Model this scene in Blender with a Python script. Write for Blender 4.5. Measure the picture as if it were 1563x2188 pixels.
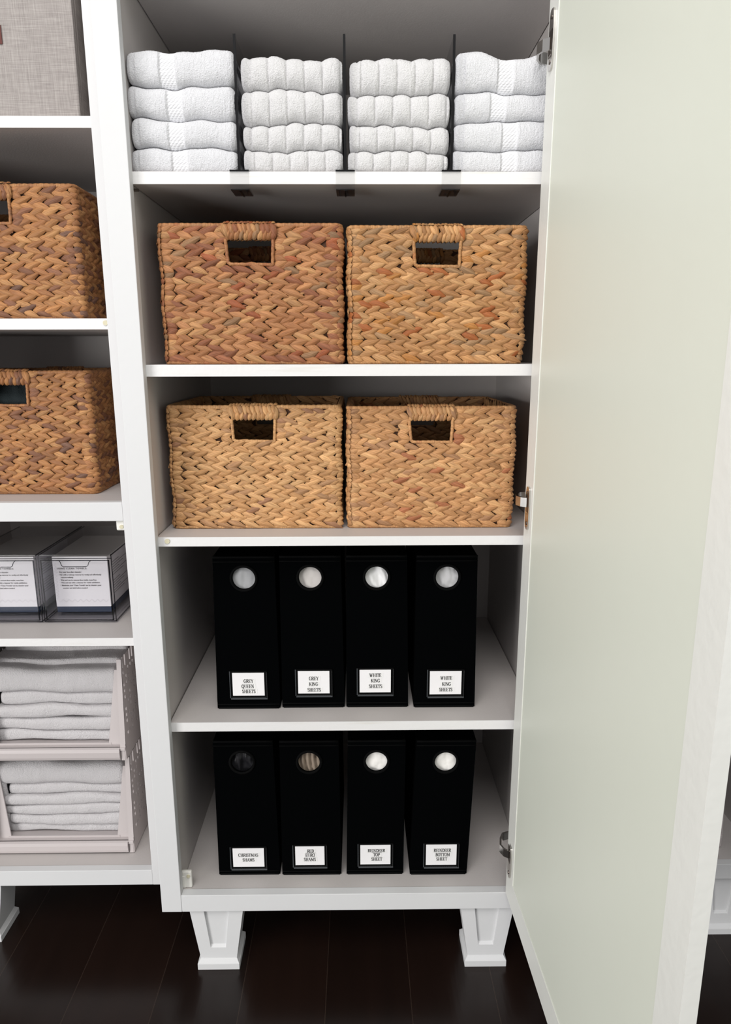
import bpy, bmesh, math, random
import numpy as np
from mathutils import Vector, Matrix, noise
PI = math.pi
for o in list(bpy.data.objects): bpy.data.objects.remove(o)
scene = bpy.context.scene
C = scene.collection
# ------------------------------------------------------------------ camera
CAM = Vector((0.042, -1.3954, 1.4532)); YAW, PITCH, ROLL, FPX = 0.0105, 0.2240, -0.0021, 1482.23
f_ = Vector((math.sin(YAW)*math.cos(PITCH), math.cos(YAW)*math.cos(PITCH), -math.sin(PITCH)))
r_ = Vector((math.cos(YAW), -math.sin(YAW), 0)); u_ = r_.cross(f_)
r2 = math.cos(ROLL)*r_ + math.sin(ROLL)*u_; u2 = -math.sin(ROLL)*r_ + math.cos(ROLL)*u_
cd = bpy.data.cameras.new('camera'); cam = bpy.data.objects.new('camera', cd); C.objects.link(cam)
cam.matrix_world = Matrix(((r2.x, u2.x, -f_.x, CAM.x), (r2.y, u2.y, -f_.y, CAM.y), (r2.z, u2.z, -f_.z, CAM.z), (0, 0, 0, 1)))
cd.sensor_fit = 'VERTICAL'; cd.sensor_height = 24; cd.lens = FPX*24/2188; cd.clip_start = 0.02
scene.camera = cam
scene.cycles.transparent_max_bounces = 32
# ------------------------------------------------------------------ light
w = bpy.data.worlds.new('room_light'); scene.world = w; w.use_nodes = True
bg = w.node_tree.nodes['Background']; bg.inputs[0].default_value = (0.98, 0.98, 1.0, 1); bg.inputs[1].default_value = 0.46
def area(name, loc, target, sx, sy, power, col):
    l = bpy.data.lights.new(name, 'AREA'); l.shape = 'RECTANGLE'; l.size = sx; l.size_y = sy; l.energy = power; l.color = col
    o = bpy.data.objects.new(name, l); C.objects.link(o); o.location = loc
    o.rotation_euler = (Vector(target)-Vector(loc)).to_track_quat('-Z', 'Y').to_euler(); return o
area('window_daylight', (-4.5, -4.8, 0.95), (0.1, 0.0, 0.8), 3.0, 1.8, 265, (1.0, 0.985, 0.965))
area('overhead_fill', (-0.3, -2.0, 3.6), (0.0, -0.1, 0.7), 1.7, 1.6, 60, (1.0, 0.975, 0.95))  # unseen fill added overhead to brighten the shelf tops
vs = scene.view_settings; vs.view_transform = 'Standard'; vs.look = 'None'; vs.gamma = 1; vs.use_curve_mapping = False
vs.exposure = 0.08
# ------------------------------------------------------------------ materials
def mat(name, col, rough=0.5, spec=0.5, metal=0.0, bump=None, var=None, sheen=0.0, attr=None):
    m = bpy.data.materials.new(name); m.use_nodes = True; nt = m.node_tree; b = nt.nodes['Principled BSDF']
    b.inputs['Base Color'].default_value = (*col, 1); b.inputs['Roughness'].default_value = rough
    b.inputs['Specular IOR Level'].default_value = spec; b.inputs['Metallic'].default_value = metal
    if sheen: b.inputs['Sheen Weight'].default_value = sheen
    tc = nt.nodes.new('ShaderNodeTexCoord')
    if var:   # scale vector, amount, second colour
        mp = nt.nodes.new('ShaderNodeMapping'); mp.inputs['Scale'].default_value = var[0]
        nz = nt.nodes.new('ShaderNodeTexNoise'); nz.inputs['Scale'].default_value = 1; nz.inputs['Detail'].default_value = 5
        rp = nt.nodes.new('ShaderNodeValToRGB'); rp.color_ramp.elements[0].position = var[2]; rp.color_ramp.elements[1].position = var[3]
        rp.color_ramp.elements[0].color = (*col, 1); rp.color_ramp.elements[1].color = (*var[1], 1)
        nt.links.new(tc.outputs['Object'], mp.inputs[0]); nt.links.new(mp.outputs[0], nz.inputs['Vector'])
        nt.links.new(nz.outputs[0], rp.inputs[0]); nt.links.new(rp.outputs[0], b.inputs['Base Color'])
    if bump:  # scale, distance, detail
        n2 = nt.nodes.new('ShaderNodeTexNoise'); n2.inputs['Scale'].default_value = bump[0]; n2.inputs['Detail'].default_value = bump[2] if len(bump) > 2 else 2
        bp = nt.nodes.new('ShaderNodeBump'); bp.inputs['Distance'].default_value = bump[1]; bp.inputs['Strength'].default_value = 1
        nt.links.new(tc.outputs['Object'], n2.inputs['Vector']); nt.links.new(n2.outputs[0], bp.inputs['Height']); nt.links.new(bp.outputs[0], b.inputs['Normal'])
    return m
WHITE = mat('white_paint', (0.66, 0.665, 0.67), 0.65, bump=(60, 0.0003), var=((4, 4, 1.2), (0.64, 0.645, 0.65), 0.5, 0.9))
EDGE = mat('white_shelf_edge', (0.735, 0.73, 0.725), 0.4, var=((6, 60, 90), (0.66, 0.64, 0.60), 0.60, 0.82), bump=(120, 0.0004))
MELA = mat('pale_laminate', (0.565, 0.53, 0.51), 0.5, bump=(300, 0.0002), var=((3, 3, 3), (0.52, 0.49, 0.48), 0.35, 0.7))
PANEL = mat('cream_door_panel', (0.70, 0.725, 0.635), 0.45, bump=(40, 0.0002), var=((2, 2, 1), (0.68, 0.705, 0.615), 0.4, 0.7))
DFRAME = mat('white_door_frame', (0.76, 0.765, 0.72), 0.4, bump=(60, 0.0005), var=((3, 3, 1), (0.71, 0.715, 0.67), 0.45, 0.8))
DARK = mat('dark_gap', (0.02, 0.018, 0.016), 0.9)
CHROME = mat('polished_nickel', (0.62, 0.60, 0.57), 0.16, metal=1.0)
CHROMED = mat('dark_steel', (0.22, 0.19, 0.17), 0.3, metal=1.0)  # darker metal for hinge pockets, screws and the shelf pin
BLACKF = mat('black_canvas', (0.0007, 0.0009, 0.0011), 0.95, spec=0.02, bump=(900, 0.0006))
BLACKT = mat('black_binding', (0.0008, 0.0009, 0.001), 0.85, spec=0.10, bump=(600, 0.0004))
CARD = mat('white_card', (0.80, 0.79, 0.80), 0.6)
TAPE = mat('label_tape', (0.80, 0.795, 0.79), 0.5)
INK = mat('black_ink', (0.012, 0.012, 0.013), 0.6)
INKG = mat('grey_ink', (0.20, 0.19, 0.19), 0.6)
TAN = mat('tan_rubber', (0.60, 0.56, 0.40), 0.5)
CATCH = mat('ivory_plastic', (0.78, 0.77, 0.72), 0.35)
MAUVE = mat('mauve_grey_plastic', (0.53, 0.485, 0.48), 0.42, bump=(500, 0.0001))
LEATHER = mat('maroon_leather', (0.10, 0.018, 0.012), 0.5, bump=(200, 0.0005))
NAVY = mat('navy_card', (0.008, 0.020, 0.050), 0.5)
CARTON = mat('white_carton', (0.78, 0.76, 0.77), 0.5)
def linen_mat():
    m = mat('greige_linen', (0.46, 0.43, 0.40), 0.85, spec=0.2); nt = m.node_tree; b = nt.nodes['Principled BSDF']; tc = nt.nodes['Texture Coordinate'] if 'Texture Coordinate' in nt.nodes else nt.nodes.new('ShaderNodeTexCoord')
    outs = []
    for sc in ((30, 30, 900), (900, 30, 30)):
        mp = nt.nodes.new('ShaderNodeMapping'); mp.inputs['Scale'].default_value = sc
        nz = nt.nodes.new('ShaderNodeTexNoise'); nz.inputs['Scale'].default_value = 1; nz.inputs['Detail'].default_value = 3
        nt.links.new(tc.outputs['Object'], mp.inputs[0]); nt.links.new(mp.outputs[0], nz.inputs['Vector']); outs.append(nz)
    ad = nt.nodes.new('ShaderNodeMath'); ad.operation = 'ADD'; nt.links.new(outs[0].outputs[0], ad.inputs[0]); nt.links.new(outs[1].outputs[0], ad.inputs[1])
    rp = nt.nodes.new('ShaderNodeValToRGB'); rp.color_ramp.elements[0].position = 0.35; rp.color_ramp.elements[1].position = 0.75
    hf = nt.nodes.new('ShaderNodeMath'); hf.operation = 'MULTIPLY'; hf.inputs[1].default_value = 0.5
    nt.links.new(ad.outputs[0], hf.inputs[0]); nt.links.new(hf.outputs[0], rp.inputs[0])
    rp.color_ramp.elements[0].color = (0.25, 0.225, 0.215, 1); rp.color_ramp.elements[1].color = (0.45, 0.42, 0.395, 1)
    nt.links.new(rp.outputs[0], b.inputs['Base Color'])
    bp = nt.nodes.new('ShaderNodeBump'); bp.inputs['Distance'].default_value = 0.0008; nt.links.new(hf.outputs[0], bp.inputs['Height']); nt.links.new(bp.outputs[0], b.inputs['Normal'])
    return m
LINEN = linen_mat()
def terry_mat(name, col, band=True):
    m = bpy.data.materials.new(name); m.use_nodes = True; nt = m.node_tree; b = nt.nodes['Principled BSDF']; L = nt.links.new
    b.inputs['Base Color'].default_value = (*col, 1); b.inputs['Roughness'].default_value = 0.95; b.inputs['Specular IOR Level'].default_value = 0.1
    b.inputs['Sheen Weight'].default_value = 0.15
    tc = nt.nodes.new('ShaderNodeTexCoord')
    n1 = nt.nodes.new('ShaderNodeTexNoise'); n1.inputs['Scale'].default_value = 420; n1.inputs['Detail'].default_value = 3; n1.inputs['Roughness'].default_value = 0.7
    L(tc.outputs['Object'], n1.inputs['Vector'])
    # woven band: little diagonal cords
    wv = nt.nodes.new('ShaderNodeTexWave'); wv.bands_direction = 'DIAGONAL'; wv.inputs['Scale'].default_value = 88; wv.inputs['Distortion'].default_value = 0
    mp = nt.nodes.new('ShaderNodeMapping'); mp.inputs['Scale'].default_value = (1, 0, -1.0); L(tc.outputs['Object'], mp.inputs[0]); L(mp.outputs[0], wv.inputs['Vector'])
    wv2 = nt.nodes.new('ShaderNodeTexWave'); wv2.bands_direction = 'Z'; wv2.inputs['Scale'].default_value = 130; L(tc.outputs['Object'], wv2.inputs['Vector'])
    hv = nt.nodes.new('ShaderNodeMath'); hv.operation = 'MULTIPLY'; hv.inputs[1].default_value = 0.26
    mul = nt.nodes.new('ShaderNodeMath'); mul.operation = 'MULTIPLY'; L(wv.outputs['Fac'], mul.inputs[0]); L(wv2.outputs['Fac'], mul.inputs[1])
    at = nt.nodes.new('ShaderNodeAttribute'); at.attribute_name = 'band'
    mx = nt.nodes.new('ShaderNodeMix'); mx.data_type = 'FLOAT'; L(at.outputs['Fac'], mx.inputs[0]); L(n1.outputs[0], mx.inputs[2]); L(mul.outputs[0], hv.inputs[0]); L(hv.outputs[0], mx.inputs[3])
    bp = nt.nodes.new('ShaderNodeBump'); bp.inputs['Distance'].default_value = 0.0045; bp.inputs['Strength'].default_value = 0.8
    L(mx.outputs[0], bp.inputs['Height']); L(bp.outputs[0], b.inputs['Normal'])
    return m
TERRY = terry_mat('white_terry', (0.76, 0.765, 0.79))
TERRYW = terry_mat('warm_white_terry', (0.74, 0.735, 0.74))
def clear_mat(name, tint, fac=0.0, rough=0.05, f0=1.45):
    m = bpy.data.materials.new(name); m.use_nodes = True; nt = m.node_tree; nt.nodes.remove(nt.nodes['Principled BSDF']); out = nt.nodes['Material Output']
    t = nt.nodes.new('ShaderNodeBsdfTransparent'); t.inputs[0].default_value = (*tint, 1)
    g = nt.nodes.new('ShaderNodeBsdfGlossy'); g.inputs['Roughness'].default_value = rough
    fr = nt.nodes.new('ShaderNodeFresnel'); fr.inputs[0].default_value = f0
    ge = nt.nodes.new('ShaderNodeNewGeometry'); iv = nt.nodes.new('ShaderNodeMath'); iv.operation = 'SUBTRACT'; iv.inputs[0].default_value = 1; nt.links.new(ge.outputs['Backfacing'], iv.inputs[1])
    fm = nt.nodes.new('ShaderNodeMath'); fm.operation = 'MULTIPLY'; nt.links.new(fr.outputs[0], fm.inputs[0]); nt.links.new(iv.outputs[0], fm.inputs[1])   # reflect at the outer skin only
    mx = nt.nodes.new('ShaderNodeMixShader'); nt.links.new(fm.outputs[0], mx.inputs[0]); nt.links.new(t.outputs[0], mx.inputs[1]); nt.links.new(g.outputs[0], mx.inputs[2])
    nt.links.new(mx.outputs[0], out.inputs[0]); return m
SMOKE = clear_mat('smoky_acrylic', (0.94, 0.94, 0.95), 0, 0.04, 1.3)
SMOKET = clear_mat('smoky_acrylic_lid', (0.90, 0.90, 0.89), 0, 0.1, 1.6)
SMOKEE = clear_mat('dark_acrylic_edge', (0.22, 0.22, 0.25))
CLEAR = clear_mat('clear_plastic', (0.95, 0.95, 0.95), 0, 0.05, 1.35)
SLEEVE = clear_mat('label_sleeve_film', (0.93, 0.93, 0.93), 0, 0.2, 1.2)
EDGEB = mat('black_acrylic_edge', (0.002, 0.002, 0.003), 0.5, spec=0.15)
def weave_mat():
    m = bpy.data.materials.new('water_hyacinth'); m.use_nodes = True; nt = m.node_tree; b = nt.nodes['Principled BSDF']; L = nt.links.new
    b.inputs['Roughness'].default_value = 0.58; b.inputs['Specular IOR Level'].default_value = 0.3
    at = nt.nodes.new('ShaderNodeAttribute'); at.attribute_name = 'tint'
    uv = nt.nodes.new('ShaderNodeUVMap'); mp = nt.nodes.new('ShaderNodeMapping'); mp.inputs['Scale'].default_value = (1.6, 9, 1); L(uv.outputs[0], mp.inputs[0])
    nz = nt.nodes.new('ShaderNodeTexNoise'); nz.inputs['Scale'].default_value = 1; nz.inputs['Detail'].default_value = 4; L(mp.outputs[0], nz.inputs['Vector'])
    rp = nt.nodes.new('ShaderNodeValToRGB'); rp.color_ramp.elements[0].position = 0.32; rp.color_ramp.elements[0].color = (0.52, 0.46, 0.42, 1)
    rp.color_ramp.elements[1].position = 0.62; rp.color_ramp.elements[1].color = (1.06, 1.04, 1.0, 1); L(nz.outputs[0], rp.inputs[0])
    mx = nt.nodes.new('ShaderNodeMix'); mx.data_type = 'RGBA'; mx.blend_type = 'MULTIPLY'; mx.inputs[0].default_value = 0.85
    L(at.outputs['Color'], mx.inputs[6]); L(rp.outputs[0], mx.inputs[7]); L(mx.outputs[2], b.inputs['Base Color'])
    bp = nt.nodes.new('ShaderNodeBump'); bp.inputs['Distance'].default_value = 0.0006; L(nz.outputs[0], bp.inputs['Height']); L(bp.outputs[0], b.inputs['Normal'])
    return m
WEAVE = weave_mat()
SHADECORE = mat('basket_shadow_core', (0.075, 0.032, 0.016), 0.9)
def floor_mat():
    m = bpy.data.materials.new('dark_walnut_planks'); m.use_nodes = True; nt = m.node_tree; b = nt.nodes['Principled BSDF']; L = nt.links.new
    tc = nt.nodes.new('ShaderNodeTexCoord'); sp = nt.nodes.new('ShaderNodeSeparateXYZ'); L(tc.outputs['Object'], sp.inputs[0])
    def M(op, a, bb, c=None):
        n = nt.nodes.new('ShaderNodeMath'); n.operation = op
        for i, q in enumerate((a, bb, c)):
            if q is None: continue
            if isinstance(q, (int, float)): n.inputs[i].default_value = q
            else: L(q, n.inputs[i])
        return n.outputs[0]
    px = M('DIVIDE', M('ADD', sp.outputs[0], 0.038 + 0.1965*20), 0.1965)
    idx = M('FLOOR', px, None); fr = M('FRACT', px, None)
    d = M('MINIMUM', fr, M('SUBTRACT', 1.0, fr)); gap = M('LESS_THAN', d, 0.0045)
    wn = nt.nodes.new('ShaderNodeTexWhiteNoise'); wn.noise_dimensions = '1D'; L(idx, wn.inputs['W'])
    mp = nt.nodes.new('ShaderNodeMapping'); mp.inputs['Scale'].default_value = (22, 1.5, 1); L(tc.outputs['Object'], mp.inputs[0])
    nz = nt.nodes.new('ShaderNodeTexNoise'); nz.inputs['Scale'].default_value = 1; nz.inputs['Detail'].default_value = 6; L(mp.outputs[0], nz.inputs['Vector'])
    rp = nt.nodes.new('ShaderNodeValToRGB'); rp.color_ramp.elements[0].color = (0.006, 0.003, 0.0023, 1); rp.color_ramp.elements[1].color = (0.016, 0.0078, 0.0055, 1)
    L(M('ADD', M('MULTIPLY', nz.outputs[0], 0.7), M('MULTIPLY', wn.outputs[0], 0.35)), rp.inputs[0])
    mx = nt.nodes.new('ShaderNodeMix'); mx.data_type = 'RGBA'; L(gap, mx.inputs[0]); L(rp.outputs[0], mx.inputs[6]); mx.inputs[7].default_value = (0.030, 0.019, 0.014, 1)
    L(mx.outputs[2], b.inputs['Base Color'])
    b.inputs['Roughness'].default_value = 0.25; b.inputs['Specular IOR Level'].default_value = 0.36
    bp = nt.nodes.new('ShaderNodeBump'); bp.inputs['Distance'].default_value = 0.0008; L(M('SUBTRACT', nz.outputs[0], M('MULTIPLY', gap, 2.0)), bp.inputs['Height']); L(bp.outputs[0], b.inputs['Normal'])
    return m
FLOOR = floor_mat()
WALL = mat('wall_paint', (0.62, 0.61, 0.59), 0.8, bump=(80, 0.0005))
# ------------------------------------------------------------------ helpers
ORG = {}
def base_of(p):
    while p is not None and p.parent is not None: p = p.parent
    return ORG.get(p.name, Vector((0, 0, 0))) if p is not None else Vector((0, 0, 0))
class MB:
    def __init__(s): s.bm = bmesh.new(); s.mi = 0
    def _tag(s, n0):
        s.bm.faces.ensure_lookup_table()
        for f in s.bm.faces[n0:]: f.material_index = s.mi
    def poly(s, vs, fs, smooth=False):
        n0 = len(s.bm.faces); v = [s.bm.verts.new(p) for p in vs]
        for f in fs:
            try: ff = s.bm.faces.new([v[i] for i in f]); ff.smooth = smooth
            except ValueError: pass
        s._tag(n0); return s
    def box(s, x0, x1, y0, y1, z0, z1, bev=0.0):
        n0 = len(s.bm.faces)
        if bev <= 0:
            s.poly([(x, y, z) for x in (x0, x1) for y in (y0, y1) for z in (z0, z1)], [(0, 1, 3, 2), (4, 6, 7, 5), (0, 4, 5, 1), (2, 3, 7, 6), (0, 2, 6, 4), (1, 5, 7, 3)]); return s
        t = bmesh.new(); bmesh.ops.create_cube(t, size=1)
        for v in t.verts: v.co = Vector(((x0+x1)/2+v.co.x*(x1-x0), (y0+y1)/2+v.co.y*(y1-y0), (z0+z1)/2+v.co.z*(z1-z0)))
        bmesh.ops.bevel(t, geom=t.edges[:], offset=bev, segments=2, profile=0.5, affect='EDGES')
        t.verts.ensure_lookup_table(); ix = {v: i for i, v in enumerate(t.verts)}
        s.poly([tuple(v.co) for v in t.verts], [[ix[v] for v in f.verts] for f in t.faces]); t.free(); return s
    def prism(s, pts0, pts1, smooth=False):   # two matching loops joined
        n = len(pts0); s.poly(list(pts0)+list(pts1), [tuple(range(n))[::-1], tuple(range(n, 2*n))]+[(i, (i+1) % n, n+(i+1) % n, n+i) for i in range(n)], smooth); return s
    def tube(s, pts, r, seg=8, closed=False, rmod=None):
        pts = [Vector(p) for p in pts]; n = len(pts); vs = []; fs = []; up = None
        for i, p in enumerate(pts):
            a = pts[(i-1) % n] if (closed or i > 0) else p; b = pts[(i+1) % n] if (closed or i < n-1) else p
            t = (b-a).normalized()
            if up is None: up = Vector((0, 0, 1)) if abs(t.z) < .9 else Vector((1, 0, 0))
            sd = t.cross(up)
            if sd.length < 1e-4: sd = t.orthogonal()
            sd.normalize(); up = sd.cross(t).normalized()
            for k in range(seg):
                an = 2*PI*k/seg; rr = r*(rmod(i, an) if rmod else 1)
                vs.append(p+sd*math.cos(an)*rr+up*math.sin(an)*rr)
        m = n if closed else n-1
        for i in range(m):
            for k in range(seg):
                j = (i+1) % n; fs.append((i*seg+k, i*seg+(k+1) % seg, j*seg+(k+1) % seg, j*seg+k))
        if not closed: fs += [tuple(range(seg))[::-1], tuple(range((n-1)*seg, n*seg))]
        s.poly(vs, fs, True); return s
    def cyl(s, c, ax, r, l, seg=20):
        c = Vector(c); ax = Vector(ax).normalized(); a = ax.orthogonal().normalized(); b = ax.cross(a)
        s.prism([c+a*math.cos(2*PI*k/seg)*r+b*math.sin(2*PI*k/seg)*r for k in range(seg)], [c+ax*l+a*math.cos(2*PI*k/seg)*r+b*math.sin(2*PI*k/seg)*r for k in range(seg)]); return s
    def build(s, name, mats, parent=None):
        bmesh.ops.recalc_face_normals(s.bm, faces=s.bm.faces[:])
        me = bpy.data.meshes.new(name); s.bm.to_mesh(me); s.bm.free()
        return link(name, me, mats, parent)
def link(name, me, mats, parent):
    off = base_of(parent)
    if off.length > 0: me.transform(Matrix.Translation(-off))
    for m in (mats if isinstance(mats, (list, tuple)) else [mats]): me.materials.append(m)
    o = bpy.data.objects.new(name, me); C.objects.link(o); o.parent = parent; return o
def thing(name, label, cat, loc, group=None):
    o = bpy.data.objects.new(name, None); C.objects.link(o); o.location = loc; o.empty_display_size = 0.05
    ORG[o.name] = Vector(loc); o['label'] = label; o['category'] = cat
    if group: o['group'] = group
    return o
def solo(name, me_or_mb, mats, label, cat, loc, group=None):
    """a thing that is one mesh, origin at its base"""
    if isinstance(me_or_mb, MB):
        bmesh.ops.recalc_face_normals(me_or_mb.bm, faces=me_or_mb.bm.faces[:])
        me = bpy.data.meshes.new(name); me_or_mb.bm.to_mesh(me); me_or_mb.bm.free()
    else: me = me_or_mb
    me.transform(Matrix.Translation(-Vector(loc)))
    for m in (mats if isinstance(mats, (list, tuple)) else [mats]): me.materials.append(m)
    o = bpy.data.objects.new(name, me); C.objects.link(o); o.location = loc; o['label'] = label; o['category'] = cat
    if group: o['group'] = group
    return o
def mesh_np(name, V, F, smooth=True, band=None, tint=None, uv=None, mi=None):
    me = bpy.data.meshes.new(name); V = np.asarray(V, float); F = np.asarray(F, int)
    me.vertices.add(len(V)); me.vertices.foreach_set('co', V.ravel())
    me.loops.add(F.size); me.loops.foreach_set('vertex_index', F.ravel()); me.polygons.add(len(F))
    me.polygons.foreach_set('loop_start', np.arange(0, F.size, F.shape[1])); me.polygons.foreach_set('loop_total', np.full(len(F), F.shape[1]))
    me.polygons.foreach_set('use_smooth', np.full(len(F), smooth))
    if mi is not None: me.polygons.foreach_set('material_index', mi)
    me.update(calc_edges=True)
    if band is not None: a = me.attributes.new('band', 'FLOAT', 'POINT'); a.data.foreach_set('value', np.asarray(band, np.float32))
    if tint is not None: a = me.attributes.new('tint', 'FLOAT_COLOR', 'POINT'); a.data.foreach_set('color', np.c_[tint, np.ones(len(tint))].astype(np.float32).ravel())
    if uv is not None: l = me.uv_layers.new(name='uv'); l.data.foreach_set('uv', np.asarray(uv)[F.ravel()].astype(np.float32).ravel())
    return me
# ------------------------------------------------------------------ the setting
def struct(name, mb, mats): o = mb.build(name, mats); o['kind'] = 'structure'; return o
struct('floor', MB().box(-3.2, 3.2, -3.6, 0.72, -0.04, 0.0), FLOOR)
struct('wall_back', MB().box(-3.2, 3.2, 0.72, 0.80, -0.04, 2.8), WALL)
struct('baseboard_back', MB().box(-3.2, 3.2, 0.702, 0.7195, 0.0, 0.12, 0.003), WHITE)
# ------------------------------------------------------------------ centre cabinet
SH = [(1.766, 1.788), (1.410, 1.433), (1.058, 1.078), (0.626, 0.648)]
def shelf(name, parent, x0, x1, y0, y1, z0, z1):
    b = MB(); b.mi = 0; b.box(x0, x1, y0+0.0012, y1, z0, z1); b.mi = 1; b.box(x0, x1, y0, y0+0.0012, z0, z1)
    return b.build(name, [MELA, EDGE], parent)
def leg(parent, cx, y0, side=1):
    zt, zb = 0.166, 0.024; ht, hb = 0.064, 0.043; d = 0.088
    b = MB()
    def sl(z, a, c):   # a left frac, c right frac in half widths at height z
        h = hb+(ht-hb)*(z-zb)/(zt-zb); return cx+a*h, cx+c*h
    def fr(z): return y0+0.006+0.004*(z-zb)/(zt-zb)*0
    def blk(z0, z1, xa0, xa1, xb0, xb1, ya, yb):
        b.poly([(xa0, ya, z0), (xa1, ya, z0), (xa1, yb, z0), (xa0, yb, z0), (xb0, ya, z1), (xb1, ya, z1), (xb1, yb, z1), (xb0, yb, z1)],
               [(0, 1, 5, 4), (1, 2, 6, 5), (2, 3, 7, 6), (3, 0, 4, 7), (0, 3, 2, 1), (4, 5, 6, 7)])
    l0, r0 = sl(zb, -1, 1); l1, r1 = sl(zt, -1, 1)
    yf = y0+0.008
    blk(zb, zt, l0, r0, l1, r1, yf+0.006, y0+d)                 # core, behind the recess
    zr = 0.056; lr, rr = sl(zr, -1, 1); s = 0.0295
    blk(zb, zr, l0, r0, lr, rr, yf, yf+0.006)                   # bottom block of the frame
    blk(zr, zt, lr, lr+s, l1, l1+s+0.004, yf, yf+0.006); blk(zr, zt, rr-s, rr, r1-s-0.004, r1, yf, yf+0.006)
    # sloped sill of the recess
    b.poly([(lr+s, yf+0.001, zr), (rr-s, yf+0.001, zr), (rr-s, yf+0.006, zr+0.006), (lr+s, yf+0.006, zr+0.006)], [(0, 1, 2, 3)])
    lg = b.build('leg', WHITE, parent)
    bb = MB(); h = 0.0505
    bb.box(cx-h, cx+h, y0, y0+d+0.008, 0.0, 0.0175, 0.0012)
    bb.poly([(cx-h+.001, y0+.001, .0175), (cx+h-.001, y0+.001, .0175), (cx+h-.001, y0+d+.007, .0175), (cx-h+.001, y0+d+.007, .0175),
             (cx-hb-.001, yf-.001, .027), (cx+hb+.001, yf-.001, .027), (cx+hb+.001, y0+d, .027), (cx-hb-.001, y0+d, .027)],
            [(0, 1, 5, 4), (1, 2, 6, 5), (2, 3, 7, 6), (3, 0, 4, 7), (4, 5, 6, 7)])
    bb.build('leg_base', WHITE, lg)
cc = thing('storage_cabinet', 'tall white cabinet in the middle with its single door swung open to the right', 'cabinet', (0.0225, 0.33, 0.0))
ZT = 2.42
MB().box(-0.427, -0.380, 0, 0.022, 0.166, ZT, 0.0012).build('stile', WHITE, cc)
MB().box(0.425, 0.472, 0, 0.022, 0.166, ZT, 0.0012).build('stile', WHITE, cc)
MB().box(-0.3798, 0.4248, 0.0006, 0.022, 0.166, 0.211, 0.001).build('bottom_rail', WHITE, cc)
MB().box(-0.3798, 0.4248, 0.0006, 0.022, 2.385, ZT, 0.001).build('top_rail', WHITE, cc)
b = MB(); b.box(-0.427, -0.385, 0.0225, 0.668, 0.166, ZT); b.build('side_panel', MELA, cc)
b = MB(); b.box(0.445, 0.472, 0.0225, 0.668, 0.166, ZT); b.build('side_panel', MELA, cc)
MB().box(-0.3848, 0.4448, 0.650, 0.668, 0.166, ZT).build('back_panel', MELA, cc)
MB().box(-0.3845, 0.4445, 0.0225, 0.6495, 0.186, 0.2105).build('cabinet_floor', MELA, cc)
MB().box(-0.3820, 0.4425, 0.0225, 0.6495, 2.125, 2.147).build('ceiling_panel', MELA, cc)
for z0, z1 in SH: shelf('shelf', cc, -0.3825, 0.4425, 0.020, 0.645, z0, z1)
for cx in (-0.301, 0.346): leg(cc, cx, 0.0)
for cx in (-0.301, 0.346):
    b = MB(); b.prism([(cx-.043, .56, 0), (cx+.043, .56, 0), (cx+.043, .64, 0), (cx-.043, .64, 0)], [(cx-.062, .56, .166), (cx+.062, .56, .166), (cx+.062, .64, .166), (cx-.062, .64, .166)]); b.build('leg', WHITE, cc)
b = MB(); b.box(-0.3845, -0.3585, 0.0245, 0.034, 0.2115, 0.256, 0.003); b.box(-0.3845, -0.374, 0.0235, 0.040, 0.2112, 0.245, 0.002)
ct = b.build('door_catch', CATCH, cc); MB().cyl((-0.3665, 0.0245, 0.244), (0, -1, 0), 0.0042, 0.002).build('bumper', TAN, ct)
MB().cyl((-0.361, 0.0198, 1.0695), (0, -1, 0), 0.0052, 0.0018, 24).build('bumper', TAN, cc)
for z in (1.7595,): MB().cyl((-0.3848, 0.040, z), (1, 0, 0), 0.0028, 0.009, 12).build('shelf_pin', CHROMED, cc)
# the open door
DH = Vector((0.386, 0.0, 0)); DD = Vector((0.033, -0.99946, 0)); DN = Vector((-0.99946, -0.033, 0)); DL = 0.748
def dp(s, t, z): p = DH+DD*s+DN*t; return (p.x, p.y, z)
def dbox(b, s0, s1, t0, t1, z0, z1):
    b.prism([dp(s0, t0, z0), dp(s1, t0, z0), dp(s1, t1, z0), dp(s0, t1, z0)], [dp(s0, t0, z1), dp(s1, t0, z1), dp(s1, t1, z1), dp(s0, t1, z1)])
b = MB(); zb, zt = 0.2125, 2.40
dbox(b, 0, 0.0535, -0.021, 0, zb, zt); dbox(b, DL-0.056, DL, -0.021, 0, zb, zt)
dbox(b, 0.0535, DL-0.056, -0.021, 0, zb, zb+0.064); dbox(b, 0.0535, DL-0.056, -0.021, 0, zt-0.064, zt)
door = b.build('door', DFRAME, cc)
b = MB(); dbox(b, 0.0538, DL-0.0574, -0.017, -0.0014, zb+0.0645, zt-0.0645); b.build('door_panel', PANEL, door)
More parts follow.
